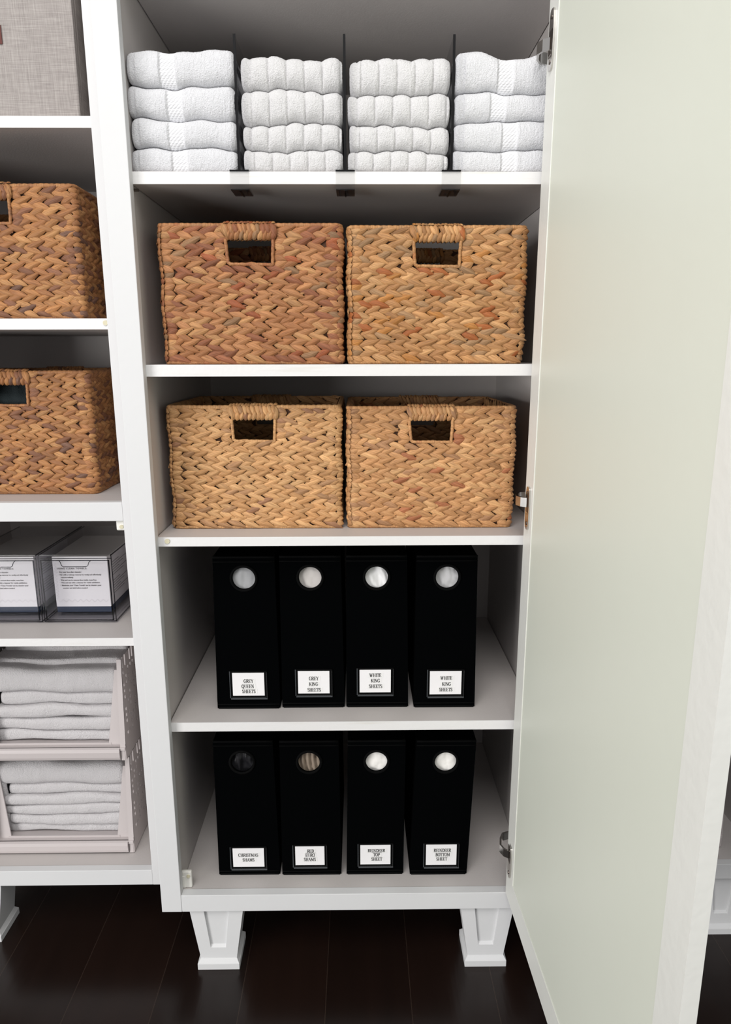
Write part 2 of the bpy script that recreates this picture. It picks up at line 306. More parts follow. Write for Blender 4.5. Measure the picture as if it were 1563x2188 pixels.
def hinge(zc, ph, zarm):
    b = MB(); s0, s1 = 0.014, 0.040; n = 8
    # rounded plate lying on the inside of the door stile
    pts = []
    for k in range(32):
        a = 2*PI*k/32; cs, sn = math.cos(a), math.sin(a)
        e = 0.45; pts.append(((s0+s1)/2+(s1-s0)/2*math.copysign(abs(cs)**e, cs), zc+ph/2*math.copysign(abs(sn)**0.75, sn)))
    b.prism([dp(s, 0.0002, z) for s, z in pts], [dp(s, 0.0034, z) for s, z in pts])
    h = b.build('hinge', CHROME, door)
    b = MB()   # pressed pocket (dark) in the plate
    b.prism([dp(s0+0.006, 0.0036, zarm-0.02), dp(s1-0.004, 0.0036, zarm-0.02), dp(s1-0.004, 0.0036, zarm+0.022), dp(s0+0.006, 0.0036, zarm+0.022)],
            [dp(s0+0.006, 0.0041, zarm-0.018), dp(s1-0.006, 0.0041, zarm-0.018), dp(s1-0.006, 0.0041, zarm+0.02), dp(s0+0.006, 0.0041, zarm+0.02)])
    b.build('hinge_pocket', CHROMED, h)
    b = MB()   # the arm bends from the plate back to the side panel
    path = [dp(0.028, 0.004, 0), dp(0.020, 0.014, 0), dp(0.006, 0.019, 0), (0.372, 0.016, 0), (0.380, 0.032, 0), (0.415, 0.045, 0), (0.4445, 0.050, 0)]
    hw = 0.0095
    vs = []; P = [Vector(p) for p in path]
    for i, p in enumerate(P):
        t = (P[min(i+1, len(P)-1)]-P[max(i-1, 0)]).normalized(); nn = Vector((-t.y, t.x, 0))*0.0022
        for q in (p+nn, p-nn):
            vs += [(q.x, q.y, zarm-hw), (q.x, q.y, zarm+hw)]
    fs = [(0, 1, 3, 2)]
    for i in range(len(P)-1):
        a = 4*i; c = a+4; fs += [(a, a+1, c+1, c), (a+2, c+2, c+3, a+3), (a+1, a+3, c+3, c+1), (a, c, c+2, a+2)]
    b.poly(vs, fs); b.build('hinge_arm', CHROME, h)
    for zz in (zc-ph*.36, zc+ph*.36): MB().cyl(dp(0.027, 0.0033, zz), DN, 0.0036, 0.0012, 14).build('screw', CHROMED, h)
hinge(1.990, 0.098, 1.984); hinge(1.148, 0.088, 1.160); hinge(0.318, 0.078, 0.338)
# ------------------------------------------------------------------ side cabinets
YS = 0.088
def side_cabinet(sgn, label, full=True):
    def X(x): return 0.0225+sgn*(x-0.0225)    # mirror about the middle cabinet's centre
    def bx(b, x0, x1, *a): q = sorted((X(x0), X(x1))); b.box(q[0], q[1], *a); return b
    r = thing('storage_cabinet', label, 'cabinet', (X(0.7675), 0.38, 0))
    bx(MB(), 0.4725, 0.5185, YS, YS+0.02, 0.166, ZT, 0.001).build('stile', WHITE, r)
    bx(MB(), 1.050, 1.095, YS, YS+0.02, 0.166, ZT, 0.001).build('stile', WHITE, r)
    bx(MB(), 0.5187, 1.0498, YS+0.0004, YS+0.02, 0.166, 0.208, 0.001).build('bottom_rail', WHITE, r)
    bx(MB(), 0.5187, 1.0498, YS+0.0004, YS+0.02, 1.097, 1.139, 0.001).build('middle_rail', WHITE, r)
    bx(MB(), 0.4725, 0.514, YS+0.0205, 0.668, 0.166, ZT).build('side_panel', MELA, r)
    bx(MB(), 1.055, 1.095, YS+0.0205, 0.668, 0.166, ZT).build('side_panel', MELA, r)
    bx(MB(), 0.5142, 1.0548, 0.650, 0.668, 0.166, ZT).build('back_panel', MELA, r)
    bx(MB(), 0.5145, 1.0545, YS+0.0205, 0.6495, 0.186, 0.2075).build('cabinet_floor', MELA, r)
    bx(MB(), 0.5145, 1.0545, YS+0.0205, 0.6495, 1.117, 1.1385).build('middle_deck', MELA, r)
    for z0, z1 in ((1.885, 1.906), (1.504, 1.526), (0.800, 0.819)):
        q = sorted((X(0.5160), X(1.053))); shelf('shelf', r, q[0], q[1], YS+0.010, 0.645, z0, z1)
    leg(r, X(0.9635), YS)
    if sgn < 0:
        b = MB(); b.box(-0.4925, -0.4735, YS+0.006, YS+0.016, 1.074, 1.0965, 0.003); ct = b.build('door_catch', CATCH, r)
        MB().cyl((-0.4805, YS+0.006, 1.083), (0, -1, 0), 0.0042, 0.002).build('bumper', TAN, ct)
        MB().cyl((-0.4800, YS+0.0098, 1.517), (0, -1, 0), 0.0052, 0.0018, 24).build('bumper', TAN, r)
    return r
side_cabinet(-1, 'white open-fronted cabinet left of the middle cabinet, holding the clear drawers', True)
side_cabinet(1, 'white cabinet at the far right edge, mostly hidden behind the open door', False)
# ------------------------------------------------------------------ woven baskets
rng = np.random.default_rng(7)
PAL = {
 'red':  [((0.45, 0.25, 0.125), 5), ((0.37, 0.19, 0.09), 4), ((0.50, 0.31, 0.155), 3), ((0.28, 0.125, 0.07), 2.2), ((0.30, 0.20, 0.12), .8), ((0.34, 0.12, 0.055), .7)],
 'gold': [((0.50, 0.31, 0.15), 5), ((0.43, 0.255, 0.12), 4), ((0.58, 0.385, 0.20), 3), ((0.36, 0.25, 0.145), 2), ((0.38, 0.145, 0.05), .8), ((0.48, 0.25, 0.08), 1)],
 'pale': [((0.64, 0.43, 0.23), 6), ((0.57, 0.365, 0.185), 4), ((0.70, 0.49, 0.27), 3), ((0.47, 0.31, 0.18), 1.2), ((0.36, 0.22, 0.14), .4)],
 'tan':  [((0.60, 0.38, 0.20), 6), ((0.53, 0.325, 0.165), 4), ((0.66, 0.45, 0.245), 3), ((0.44, 0.28, 0.165), 1.5), ((0.42, 0.19, 0.10), .6)],
 'dark': [((0.46, 0.26, 0.12), 5), ((0.38, 0.205, 0.10), 4), ((0.52, 0.32, 0.155), 2.6), ((0.26, 0.14, 0.09), 2.0), ((0.20, 0.125, 0.10), .8)]}
def pick(pal, n):
    c = np.array([p[0] for p in PAL[pal]]); w_ = np.array([p[1] for p in PAL[pal]], float); w_ /= w_.sum()
    i = rng.choice(len(c), n, p=w_); return c[i]*np.array([0.90, 0.765, 0.655])*(1+rng.normal(0, 0.09, (n, 1)))
NS, NT = 9, 5
s_ = np.linspace(0, 1, NS); t_ = np.linspace(-1, 1, NT)
SS, TT = np.meshgrid(s_, t_, indexing='ij')
LF = np.array([(i*NT+j, (i+1)*NT+j, (i+1)*NT+j+1, i*NT+j+1) for i in range(NS-1) for j in range(NT-1)])
def leaves(P, A, Lh, Wd, Hh, cols, frame, flip=False):
    """lens-shaped strands: P centres (n,2) in the panel plane, A angles, half length, half width, height; frame=(origin,u,v,n)"""
    O, U, V_, N_ = [np.array(q, float) for q in frame]; n = len(P)
    prof = np.sin(PI*s_**0.80)**0.80; prof[0] = 0.04; prof[-1] = 0.04
    wid = prof[None, :, None]*Wd[:, None, None]*t_[None, None, :]
    bend = rng.normal(0, 0.0008, (n, 1, 1))*np.sin(PI*s_)[None, :, None]
    lx = (s_[None, :, None]-.5)*2*Lh[:, None, None]*np.ones((1, 1, NT)); ly = wid+bend
    hz = Hh[:, None, None]*(np.sqrt(np.clip(1-(t_*0.97)**2, 0, 1))[None, None, :]*np.sin(PI*np.clip(s_*.94+.03, 0, 1))[None, :, None]**0.7)
    hz = hz+rng.uniform(-.0005, .0009, (n, 1, 1))+(0.0042*s_-.0012)[None, :, None]
    ca, sa = np.cos(A)[:, None, None], np.sin(A)[:, None, None]
    pu = P[:, 0, None, None]+lx*ca-ly*sa; pv = P[:, 1, None, None]+lx*sa+ly*ca
    W3 = O+pu[..., None]*U+pv[..., None]*V_+hz[..., None]*N_
    Vt = W3.reshape(-1, 3); F = (LF[None]+(np.arange(n)*NS*NT)[:, None, None]).reshape(-1, 4)
    tint = np.repeat(cols, NS*NT, axis=0)
    offs = rng.uniform(0, 50, (n, 2)); uv = np.stack([SS[None]+offs[:, 0, None, None], TT[None]*.5+offs[:, 1, None, None]], -1).reshape(-1, 2)
    return Vt, F, np.clip(tint, 0.01, 1), uv
def basket(cx, yf, z0, W, D, H, pal, label, group, bw=0.0, hole_dz=0.0):
    r = thing('woven_basket', label, 'basket', (cx, yf+D/2, z0), group)
    O0 = np.array([cx, yf+D/2, z0])
    hw, ht, hb = 0.0435, H-0.029, H-0.076
    parts = []
    def weave(frame, width, hole, rows=(0.006, H-0.006), dense=0.0285, cyc=0):
        nr = int(round((rows[1]-rows[0])/0.01045)); rh = (rows[1]-rows[0])/nr
        P, A, Lh, Wd = [], [], [], []
        for k in range(nr):
            v = rows[0]+rh*(k+.5); ph = rng.uniform(0, dense); wr = rng.uniform(-.0012, .0012); up = 1 if (k+cyc) % 2 else -1
            uu = -width/2-ph
            d_ = dense*rng.uniform(.93, 1.08)
            while uu < width/2-0.006:
                st = d_*rng.uniform(.84, 1.16); u = uu+st/2; uu += st
                if hole and abs(u) < hw+0.023 and hb-0.005 < v < H: 
                    if abs(u) < hw-0.004: continue
                    u = math.copysign(hw+0.0150, u)
                u = min(max(u, -width/2+0.0120), width/2-0.0140)
                P.append((u, v+wr*math.sin(u*30+k)+rng.normal(0, .0004))); edge = abs(abs(u)-hw-.0150) < .0002 or abs(u) > width/2-.016
                A.append(up*(0.36+rng.normal(0, .045))); Lh.append(min(st*0.82, .0145 if edge else 1)); Wd.append(rh*rng.uniform(.66, .77)*(1.14 if edge else 1))
        P = np.array(P); n = len(P)
        return leaves(P, np.array(A), np.array(Lh), np.array(Wd), np.full(n, .0052)*rng.uniform(.8, 1.2, n), pick(pal, n), frame)
    t = 0.004
    X0, X1, Y0, Y1 = cx-W/2+t, cx+W/2-t, yf+t, yf+D-t; B = z0
    parts.append(weave(((cx, Y0, B), (1, 0, 0), (0, 0, 1), (0, -1, 0)), W-2*t, True))
    parts.append(weave(((X1, yf+D/2, B), (0, 1, 0), (0, 0, 1), (1, 0, 0)), D-2*t, False))
    parts.append(weave(((X0, yf+D/2, B), (0, -1, 0), (0, 0, 1), (-1, 0, 0)), D-2*t, False, cyc=1))
    parts.append(weave(((cx, Y1, B), (-1, 0, 0), (0, 0, 1), (0, 1, 0)), W-2*t, True))
    # the inside of the back and of the two ends, where the rim lets one look in
    parts.append(weave(((cx, Y1-0.004, B), (1, 0, 0), (0, 0, 1), (0, -1, 0)), W-4*t, True, (0.09, H-0.006)))
    parts.append(weave(((X0+0.004, yf+D/2, B), (0, 1, 0), (0, 0, 1), (1, 0, 0)), D-4*t, False, (0.15, H-0.006)))
    parts.append(weave(((X1-0.004, yf+D/2, B), (0, -1, 0), (0, 0, 1), (-1, 0, 0)), D-4*t, False, (0.15, H-0.006)))
    # corner strands wrapped around the four uprights
    for (px_, py_, nx, ny) in ((X0, Y0, -1, -1), (X1, Y0, 1, -1), (X0, Y1, -1, 1), (X1, Y1, 1, 1)):
        n = 24; vv = np.linspace(0.012, H-0.012, n); nrm = np.array([nx, ny, 0])/math.sqrt(2); U = np.array([-nrm[1], nrm[0], 0])
        P = np.c_[np.zeros(n), vv]; parts.append(leaves(P, rng.uniform(-.6, .6, n), np.full(n, .0090), np.full(n, .0074)*rng.uniform(.8, 1.15, n), np.full(n, .0035), pick(pal, n), (np.array([px_, py_, B])-nrm*.0012, U, (0, 0, 1), nrm)))
    Vs, Fs, Ts, Us = [], [], [], []; o = 0
    for Vt, F, T_, U_ in parts: Vs.append(Vt); Fs.append(F+o); Ts.append(T_); Us.append(U_); o += len(Vt)
    nleaf = sum(len(f) for f in Fs)
    # added backing walls, shade between the strands put into their dark colour (with the grip openings)
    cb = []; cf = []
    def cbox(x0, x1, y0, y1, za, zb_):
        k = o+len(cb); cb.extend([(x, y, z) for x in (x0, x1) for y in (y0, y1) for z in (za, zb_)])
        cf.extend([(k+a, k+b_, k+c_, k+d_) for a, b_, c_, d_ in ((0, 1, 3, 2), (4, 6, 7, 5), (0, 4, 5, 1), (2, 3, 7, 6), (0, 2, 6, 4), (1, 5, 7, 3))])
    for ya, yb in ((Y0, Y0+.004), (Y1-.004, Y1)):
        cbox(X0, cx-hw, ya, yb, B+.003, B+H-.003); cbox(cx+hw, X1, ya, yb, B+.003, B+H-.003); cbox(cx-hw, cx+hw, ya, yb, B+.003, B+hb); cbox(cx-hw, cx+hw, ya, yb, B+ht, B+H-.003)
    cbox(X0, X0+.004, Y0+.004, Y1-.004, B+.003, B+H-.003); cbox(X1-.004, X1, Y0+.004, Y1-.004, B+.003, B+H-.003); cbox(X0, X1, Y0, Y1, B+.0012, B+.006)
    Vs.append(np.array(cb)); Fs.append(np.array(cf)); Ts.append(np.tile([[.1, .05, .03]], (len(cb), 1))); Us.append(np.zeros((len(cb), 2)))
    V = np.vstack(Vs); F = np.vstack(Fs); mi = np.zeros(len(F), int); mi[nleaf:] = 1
    # gentle hand-made irregularity + belly
    lz = (V[:, 2]-B)/H
    V[:, 0] += 0.0016*np.sin(V[:, 2]*55+cx*9)*np.sign(V[:, 0]-cx)*(np.abs(V[:, 0]-cx) > W*.42)
    V[:, 1] -= 0.003*np.sin(PI*lz)*np.cos(PI*(V[:, 0]-cx)/W)*(V[:, 1] < yf+D/2)
    V[:, 0] = cx+(V[:, 0]-cx)*(1+bw*(lz-.5))
    sm = np.ones(len(F), bool)
    me = mesh_np('basket_body', V, F, True, None, np.vstack(Ts), np.vstack(Us), mi)
    body = link('basket_body', me, [WEAVE, SHADECORE], r)
    # wound rim, opening cords and foot cord: thin cords wrapped with split leaf
    c0 = pick(pal, 1)[0]
    def cord(name, loop, rad, closed, parent, pitch=0.011):
        L = [Vector(p) for p in loop]; pts = []
        m = len(L) if closed else len(L)-1
        for i in range(m):
            a, b_ = L[i], L[(i+1) % len(L)]; k = max(2, int((b_-a).length/0.0022))
            pts += [a.lerp(b_, q/k) for q in range(k)]
        if not closed: pts.append(L[-1])
        pts = [p+Vector((noise.noise(p*40), noise.noise(p*40+Vector((9, 0, 0))), noise.noise(p*40+Vector((0, 9, 0)))))*0.0007 for p in pts]
        mb = MB(); mb.tube(pts, rad, 8, closed, lambda i, an: 1+0.20*abs(math.sin(i*0.0022/pitch*PI+an*.5))-.1)
        bm = mb.bm; me2 = bpy.data.meshes.new(name); bmesh.ops.recalc_face_normals(bm, faces=bm.faces[:]); bm.to_mesh(me2); bm.free()
        n = len(me2.vertices); co = np.zeros(n*3); me2.vertices.foreach_get('co', co); co = co.reshape(-1, 3)
        seg = (np.arange(n)//8*0.0022/pitch).astype(int); cols = pick(pal, seg.max()+2)*1.06; cols = cols*.45+cols.mean(0)*.55
        a = me2.attributes.new('tint', 'FLOAT_COLOR', 'POINT'); a.data.foreach_set('color', np.c_[np.clip(cols[seg], .01, 1), np.ones(n)].astype(np.float32).ravel())
        uv = np.c_[np.arange(n) % 8/8.0*0.6+seg*3.1, np.arange(n)//8*0.5*.2]; l = me2.uv_layers.new(name='uv')
        li = np.zeros(len(me2.loops), int); me2.loops.foreach_get('vertex_index', li); l.data.foreach_set('uv', uv[li].astype(np.float32).ravel())
        return link(name, me2, WEAVE, parent)
    k = 0.010; q = 0.0045; wt = 1+bw*.5
    def rr(x0, x1, y0, y1, z):
        return [(x0+k, y0, z), (x1-k, y0, z), (x1-k*.3, y0+k*.3, z), (x1, y0+k, z), (x1, y1-k, z), (x1-k*.3, y1-k*.3, z), (x1-k, y1, z), (x0+k, y1, z), (x0+k*.3, y1-k*.3, z), (x0, y1-k, z), (x0, y0+k, z), (x0+k*.3, y0+k*.3, z)]
    cord('rim', rr(cx-W/2*wt+.003, cx+W/2*wt-.003, yf+.0035, yf+D-.0035, z0+H-0.0045), 0.0048, True, r)
    wb = 1-bw*.5
    cord('foot_cord', rr(cx-W/2*wb+.003, cx+W/2*wb-.003, yf+.003, yf+D-.003, z0+0.0036), 0.0036, True, r)
    for s, yy in ((-1, yf+.001), (1, yf+D-.001)):
        cord('grip_trim', [(cx-hw-.004, yy+s*.001, z0+ht), (cx-hw-.0005, yy+s*.001, z0+hb+.004), (cx-hw+.004, yy+s*.001, z0+hb), (cx+hw, yy+s*.001, z0+hb-.001), (cx+hw+.002, yy+s*.001, z0+ht)], 0.0034, False, r)
        # grip: two rows of upright strands zig-zagging round the top cord
        gp = []
        for face in (0, 1):
            nn = (0, s, 0) if face == 0 else (0, -s, 0); y_ = yy+(s*.0016 if face == 0 else -s*.009)
            n = 11; us = np.linspace(-hw-.001, hw+.001, n)
            for row, (vz, ang, hl) in enumerate(((H-.0110, -1.2, .0125), (H-.0225, 1.2, .0105))):
                P = np.c_[us+(0.003 if row else 0)+rng.normal(0, .0006, n), np.full(n, vz)]
                gp.append(leaves(P, np.full(n, ang)+rng.normal(0, .08, n), np.full(n, hl), np.full(n, .0058)*rng.uniform(.8, 1.2, n), np.full(n, .0055), pick(pal, n)*1.05, ((cx, y_, z0), (1, 0, 0), (0, 0, 1), nn)))
        n = 16; us = np.linspace(-hw-.003, hw+.003, n); P = np.c_[us, np.zeros(n)]
        gp.append(leaves(P, np.full(n, PI/2)+rng.normal(0, .2, n), np.full(n, .0085), np.full(n, .0046), np.full(n, .0032), pick(pal, n), ((cx, yy-s*.003, z0+H-.0005), (1, 0, 0), (0, 1, 0), (0, 0, 1))))
        for sx in (-1, 1):
            P = np.array([[sx*(hw+.0035), H-.014]]); gp.append(leaves(P, np.array([-1.25]), np.array([.0145]), np.array([.0070]), np.array([.0055]), pick(pal, 1), ((cx, yy+s*.0025, z0), (1, 0, 0), (0, 0, 1), (0, s, 0))))
        Vs, Fs, Ts, Us = [], [], [], []; o2 = 0
        for Vt, F, T_, U_ in gp: Vs.append(Vt); Fs.append(F+o2); Ts.append(T_); Us.append(U_); o2 += len(Vt)
        V = np.vstack(Vs); V[:, 0] = cx+(V[:, 0]-cx)*(1+bw*.4)
        link('grip_wrap', mesh_np('grip_wrap', V, np.vstack(Fs), True, None, np.vstack(Ts), np.vstack(Us)), WEAVE, r)
    return r
G1 = 'woven baskets on the shelves of the middle cabinet'
basket(-0.1675, 0.040, 1.433, 0.359, 0.33, 0.268, 'red', 'reddish-brown woven basket directly under the clear shelf clips, left of its pair', G1)
basket(0.199, 0.040, 1.433, 0.352, 0.33, 0.264, 'gold', 'honey-brown woven basket right of the reddish one, below the folded towels', G1)
basket(-0.1805, 0.090, 1.078, 0.370, 0.33, 0.270, 'pale', 'pale straw woven basket, left one of the lower pair above the black boxes', G1)
basket(0.199, 0.090, 1.078, 0.362, 0.33, 0.267, 'tan', 'tan woven basket beside the middle hinge, right one of the lower pair', G1)
G2 = 'woven baskets in the left cabinet'
basket(-0.7165, 0.140, 1.526, 0.360, 0.33, 0.268, 'dark', 'dark brown woven basket in the left cabinet, under the linen box', G2)
basket(-0.7420, 0.185, 1.1385, 0.366, 0.33, 0.280, 'dark', 'brown woven basket holding dark cloth in the left cabinet, above the clear drawers', G2)
# dark folded cloth lying in the lower left basket
def cloth_block(name, x0, x1, y0, y1, z0, z1, m, label, cat, seed, amp=0.004, pleat=None, group=None, nx=44, nz=26):
    """a soft folded block: rounded box whose faces are pushed about by noise"""
    t = bmesh.new(); bmesh.ops.create_cube(t, size=1); bmesh.ops.subdivide_edges(t, edges=t.edges[:], cuts=nx, use_grid_fill=True)
    c = Vector(((x0+x1)/2, (y0+y1)/2, (z0+z1)/2)); h = Vector(((x1-x0)/2, (y1-y0)/2, (z1-z0)/2)); rad = min(h)*.45
    for v in t.verts:
        p = Vector((v.co.x*2*h.x, v.co.y*2*h.y, v.co.z*2*h.z)); q = Vector([max(-h[i]+rad, min(h[i]-rad, p[i])) for i in range(3)]); d = p-q
        n = d.normalized() if d.length > 1e-6 else Vector((0, 0, 0)); p = q+n*min(d.length, rad)
        if n.length == 0: n = Vector((0, 0, 0))
        ns = noise.fractal(Vector((p.x*26+seed*3.1, p.y*14, p.z*17+seed)), 1.0, 2.0, 3)
        amt = -abs(ns)*amp*2
        if pleat: amt += -(1-abs(math.sin((p.x+0.06*p.z+.002*math.sin(p.z*60))*pleat)))**1.5*amp*3.2
        v.co = c+p+n*amt
    for f in t.faces: f.smooth = True
    me = bpy.data.meshes.new(name); t.to_mesh(me); t.free()
    return solo(name, me, m, label, cat, (c.x, c.y, z0), group)
NAVYC = mat('dark_green_black_cloth', (0.006, 0.012, 0.014), 0.95, bump=(500, 0.002))
cloth_block('folded_cloth', -0.905, -0.580, 0.205, 0.49, 1.150, 1.400, NAVYC, 'nearly black folded cloth inside the lower basket of the left cabinet', 'cloth', 3)
# ------------------------------------------------------------------ folded towels
def smooth01(a, b_, x): q = np.clip((x-a)/(b_-a), 0, 1); return q*q*(3-2*q)
def towel_mesh(x0, x1, y0, D, zb, zt, kind, seed, band=None, ribs=None, hemL=True, nu=150, rough=0.0009):
    """one folded layer pack: fold edge faces -y; zb, zt are functions of x giving its underside and its top"""
    rs = np.random.default_rng(seed); us = np.linspace(0, 1, nu); xs = x0+(x1-x0)*us
    nb, na, ntp = 12, 22, 16
    ZB, ZT_ = zb(xs), zt(xs)
    # profile parameters: (depth along y 0..1 , height 0..1)
    prof = []
    for k in range(nb): q = 1-k/nb; prof.append(('b', q**1.6))
    for k in range(na+1): prof.append(('a', k/na))
    for k in range(1, ntp+1): prof.append(('t', (k/ntp)**1.6))
    n = len(prof); V = np.zeros((nu, n, 3)); bandv = np.zeros((nu, n))
    h = ZT_-ZB; fr = np.minimum(h*.42, 0.022)
    end = np.minimum(us*(x1-x0), (1-us)*(x1-x0)); er = 0.012
    e = np.sqrt(np.clip(1-(1-np.clip(end/er, 0, 1))**2, 0, 1)); e = 0.70+0.30*e
    prot = np.zeros(nu); bw_ = np.zeros(nu)
    if ribs:
        ph = (xs-x0-ribs[1])/ribs[0]; s = np.abs(np.sin(PI*ph))**0.55
        prot += 0.0042*s; prot -= 0.0024*np.exp(-((ph-np.round(ph))/0.05)**2)
    if hemL: prot -= 0.004*(1-smooth01(0.014, 0.019, xs-x0))
    if band: bw_ = smooth01(band[0]-.002, band[0]+.002, xs)*(1-smooth01(band[1]-.002, band[1]+.002, xs)); prot -= 0.004*bw_
    for j, (ty, q) in enumerate(prof):
        if ty == 'b': y = fr+(D-fr)*q; zz = np.zeros(nu); pr = 0
        elif ty == 't': y = fr+(D-fr)*q; zz = np.ones(nu); pr = 0
        else:
            th = -PI/2+PI*q; y = fr*(1-np.cos(th)**0.8) if False else fr*(1-abs(math.cos(th))**0.75); zz = np.full(nu, .5+.5*math.copysign(abs(math.sin(th))**0.85, math.sin(th))); pr = math.cos(th)
        pr = prot*(pr if ty == 'a' else 0)
        zc = (ZB+ZT_)/2; z = zc+(zz-.5)*h*e
        if ty == 't': z = z-prot*0.0
        V[:, j, 0] = xs; V[:, j, 1] = y0+y-pr+(1-e)*0.024; V[:, j, 2] = z; bandv[:, j] = bw_
    # surface irregularity
    for i in range(nu):
        for j in range(n):
            p = Vector(V[i, j]); a = noise.noise(p*34+Vector((seed, 0, 0)))*0.0016+(noise.noise(p*420)+noise.noise(p*800))*rough*(1-.8*bandv[i, j])
            ty = prof[j][0]
            if ty == 'a': V[i, j, 1] -= a
            elif ty == 't': V[i, j, 2] += a*.7
            V[i, j, 2] += noise.noise(p*300)*rough*.5 if ty == 'a' else 0
    F = [(i*n+j, (i+1)*n+j, (i+1)*n+j+1, i*n+j+1) for i in range(nu-1) for j in range(n-1)]
    F += [(i*n+n-1, (i+1)*n+n-1, (i+1)*n, i*n) for i in range(nu-1)]
    Vf = V.reshape(-1, 3); o = len(Vf); Bf = bandv.reshape(-1)
    # end caps
    for i in (0, nu-1):
        c = V[i].mean(0); half = n//2
        for j in range(0, n-1, 1):
            pass
    F = np.array(F)
    # caps as strips between bottom and top verts
    capf = []
    for i, fl in ((0, False), (nu-1, True)):
        for j in range((n-1)//2):
            a, b_, c, d = i*n+j, i*n+j+1, i*n+n-2-j, i*n+n-1-j
            if b_ >= c and j >= (n-1)//2-1 and b_ == c: continue
            capf.append((a, b_, c, d) if fl else (d, c, b_, a))
    F = np.vstack([F, np.array(capf)])
    return Vf, F, Bf
def towel(name, label, group, mats, *a, **k):
    V, F, B = towel_mesh(*a, **k); me = mesh_np(name, V, F, True, band=B)
    return solo(name, me, mats, label, 'towel', ((a[0]+a[1])/2, a[2]+a[3]/2, float(V[:, 2].min())), group)
def curve(seed, z, amp, lo, ribs=None, x0=0, extra=None):
    def f(x):
        y = z+amp*np.sin(x*lo+seed*1.7)+amp*.7*np.sin(x*lo*2.3+seed)+amp*.45*np.sin(x*lo*5.1+seed*2.1)
        if ribs: ph = (x-x0-ribs[1])/ribs[0]; y = y+0.0032*(np.abs(np.sin(PI*ph))**.7-.6)
        if extra: y = y+extra(x)
        return y
    return f
TY = 0.034
cols = [(-0.3865, -0.1850, 'plain', [1.789, 1.833, 1.884, 1.941, 1.998], TERRY, (-0.312, -0.283)),
        (-0.1750, 0.0155, 'rib', [1.789, 1.8305, 1.876, 1.933, 1.990], TERRYW, None),
        (0.0250, 0.2165, 'rib', [1.789, 1.8265, 1.873, 1.927, 1.986], TERRYW, None),
        (0.2250, 0.425, 'plain', [1.789, 1.833, 1.882, 1.930, 1.994], TERRY, (0.305, 0.334))]
place = ['leftmost stack', 'stack right of the leftmost divider', 'stack left of the divider nearest the door', 'stack beside the open door']
lvl = ['bottom', 'second lowest', 'second highest', 'topmost']
for ci, (x0, x1, kind, zs, mt, band) in enumerate(cols):
    ribs = (0.0335, 0.018) if kind == 'rib' else None
    bcs = []
    for k, z in enumerate(zs):
        if k == 0: bcs.append(lambda x, z=z: np.full_like(x, z-0.0008)); continue
        ex = None
        if kind == 'plain':
            bb = band
            def ex(x, bb=bb, k=k): return -0.0035*np.exp(-((x-(bb[0]+bb[1])/2)/0.02)**2)+(0.006*np.exp(-((x-x0-.03)/.04)**2)+0.004*np.exp(-((x-x1+.03)/.03)**2) if k == 4 else 0)
        bcs.append(curve(k+ci*3, z, 0.0024, 22, ribs, x0, ex))
    for k in range(4):
        sh = [0, .004, -.003, .002][(k+ci) % 4]; nm = 'ribbed_towel' if kind == 'rib' else 'bath_towel'
        bnd = None
        if band: dx = [(.012, .004, .002, -.012), (0, 0, 0, 0), (0, 0, 0, 0), (.012, .012, -.012, 0)][ci][k] if ci else [.004, 0, 0, -.010][k]; bnd = (band[0]+dx, band[1]+dx)
        gap = 0.0006
        kk = 'ribbed white towel, %s in the %s' if kind == 'rib' else 'white banded towel, %s in the %s'
        towel(nm, kk % (lvl[k], place[ci]), 'folded white towels on the top shelf', mt, x0+max(sh, 0)*.5+(0.002 if k % 2 else 0), x1+min(sh, 0)*.5, TY+[0, .002, -.001, .003][(k*2+ci) % 4], 0.33,
              (lambda x, f=bcs[k]: f(x)+gap), (lambda x, f=bcs[k+1]: f(x)-gap), kind, 10*ci+k, bnd, (ribs[0], ribs[1]+sh) if ribs else None, True)
# dividers between the stacks
for i, (xc, tl, lab) in enumerate(((-0.179, -0.001, 'leftmost smoky clear shelf divider, right of the leftmost towel stack'), (0.020, -0.0008, 'middle one of the three smoky clear shelf dividers'), (0.220, 0.001, 'smoky clear shelf divider nearest the open door'))):
    r = thing('shelf_divider', lab, 'divider', (xc, 0.16, 1.788), 'clear dividers on the top shelf')
    b = MB(); zt_ = 2.017; b.mi = 0; b.box(xc-.0012, xc+.0012, 0.0215, 0.30, 1.7905, zt_)
    b.mi = 1; b.box(xc-.0022, xc+.0022, 0.0185, 0.0215, 1.7905, zt_)
    b.build('divider_panel', [SMOKE, EDGEB], r)
    b = MB(); b.mi = 0; b.box(xc-.018, xc+.018, 0.0165, 0.0190, 1.757, 1.7885); b.box(xc-.018, xc+.018, 0.0190, 0.075, 1.7575, 1.7597); b.mi = 1
    b.box(xc-.018, xc+.018, 0.0163, 0.075, 1.7885, 1.7903)
    cl = b.build('clip', [CLEAR, EDGEB], r)
    b = MB(); b.box(xc-.0175, xc+.0175, 0.0195, 0.0735, 1.7555, 1.7573); b.box(xc-.0015, xc+.0015, 0.019, 0.074, 1.7540, 1.7556); b.build('clip_pad', clear_mat('clip_foot', (0.55, 0.52, 0.51)), cl)
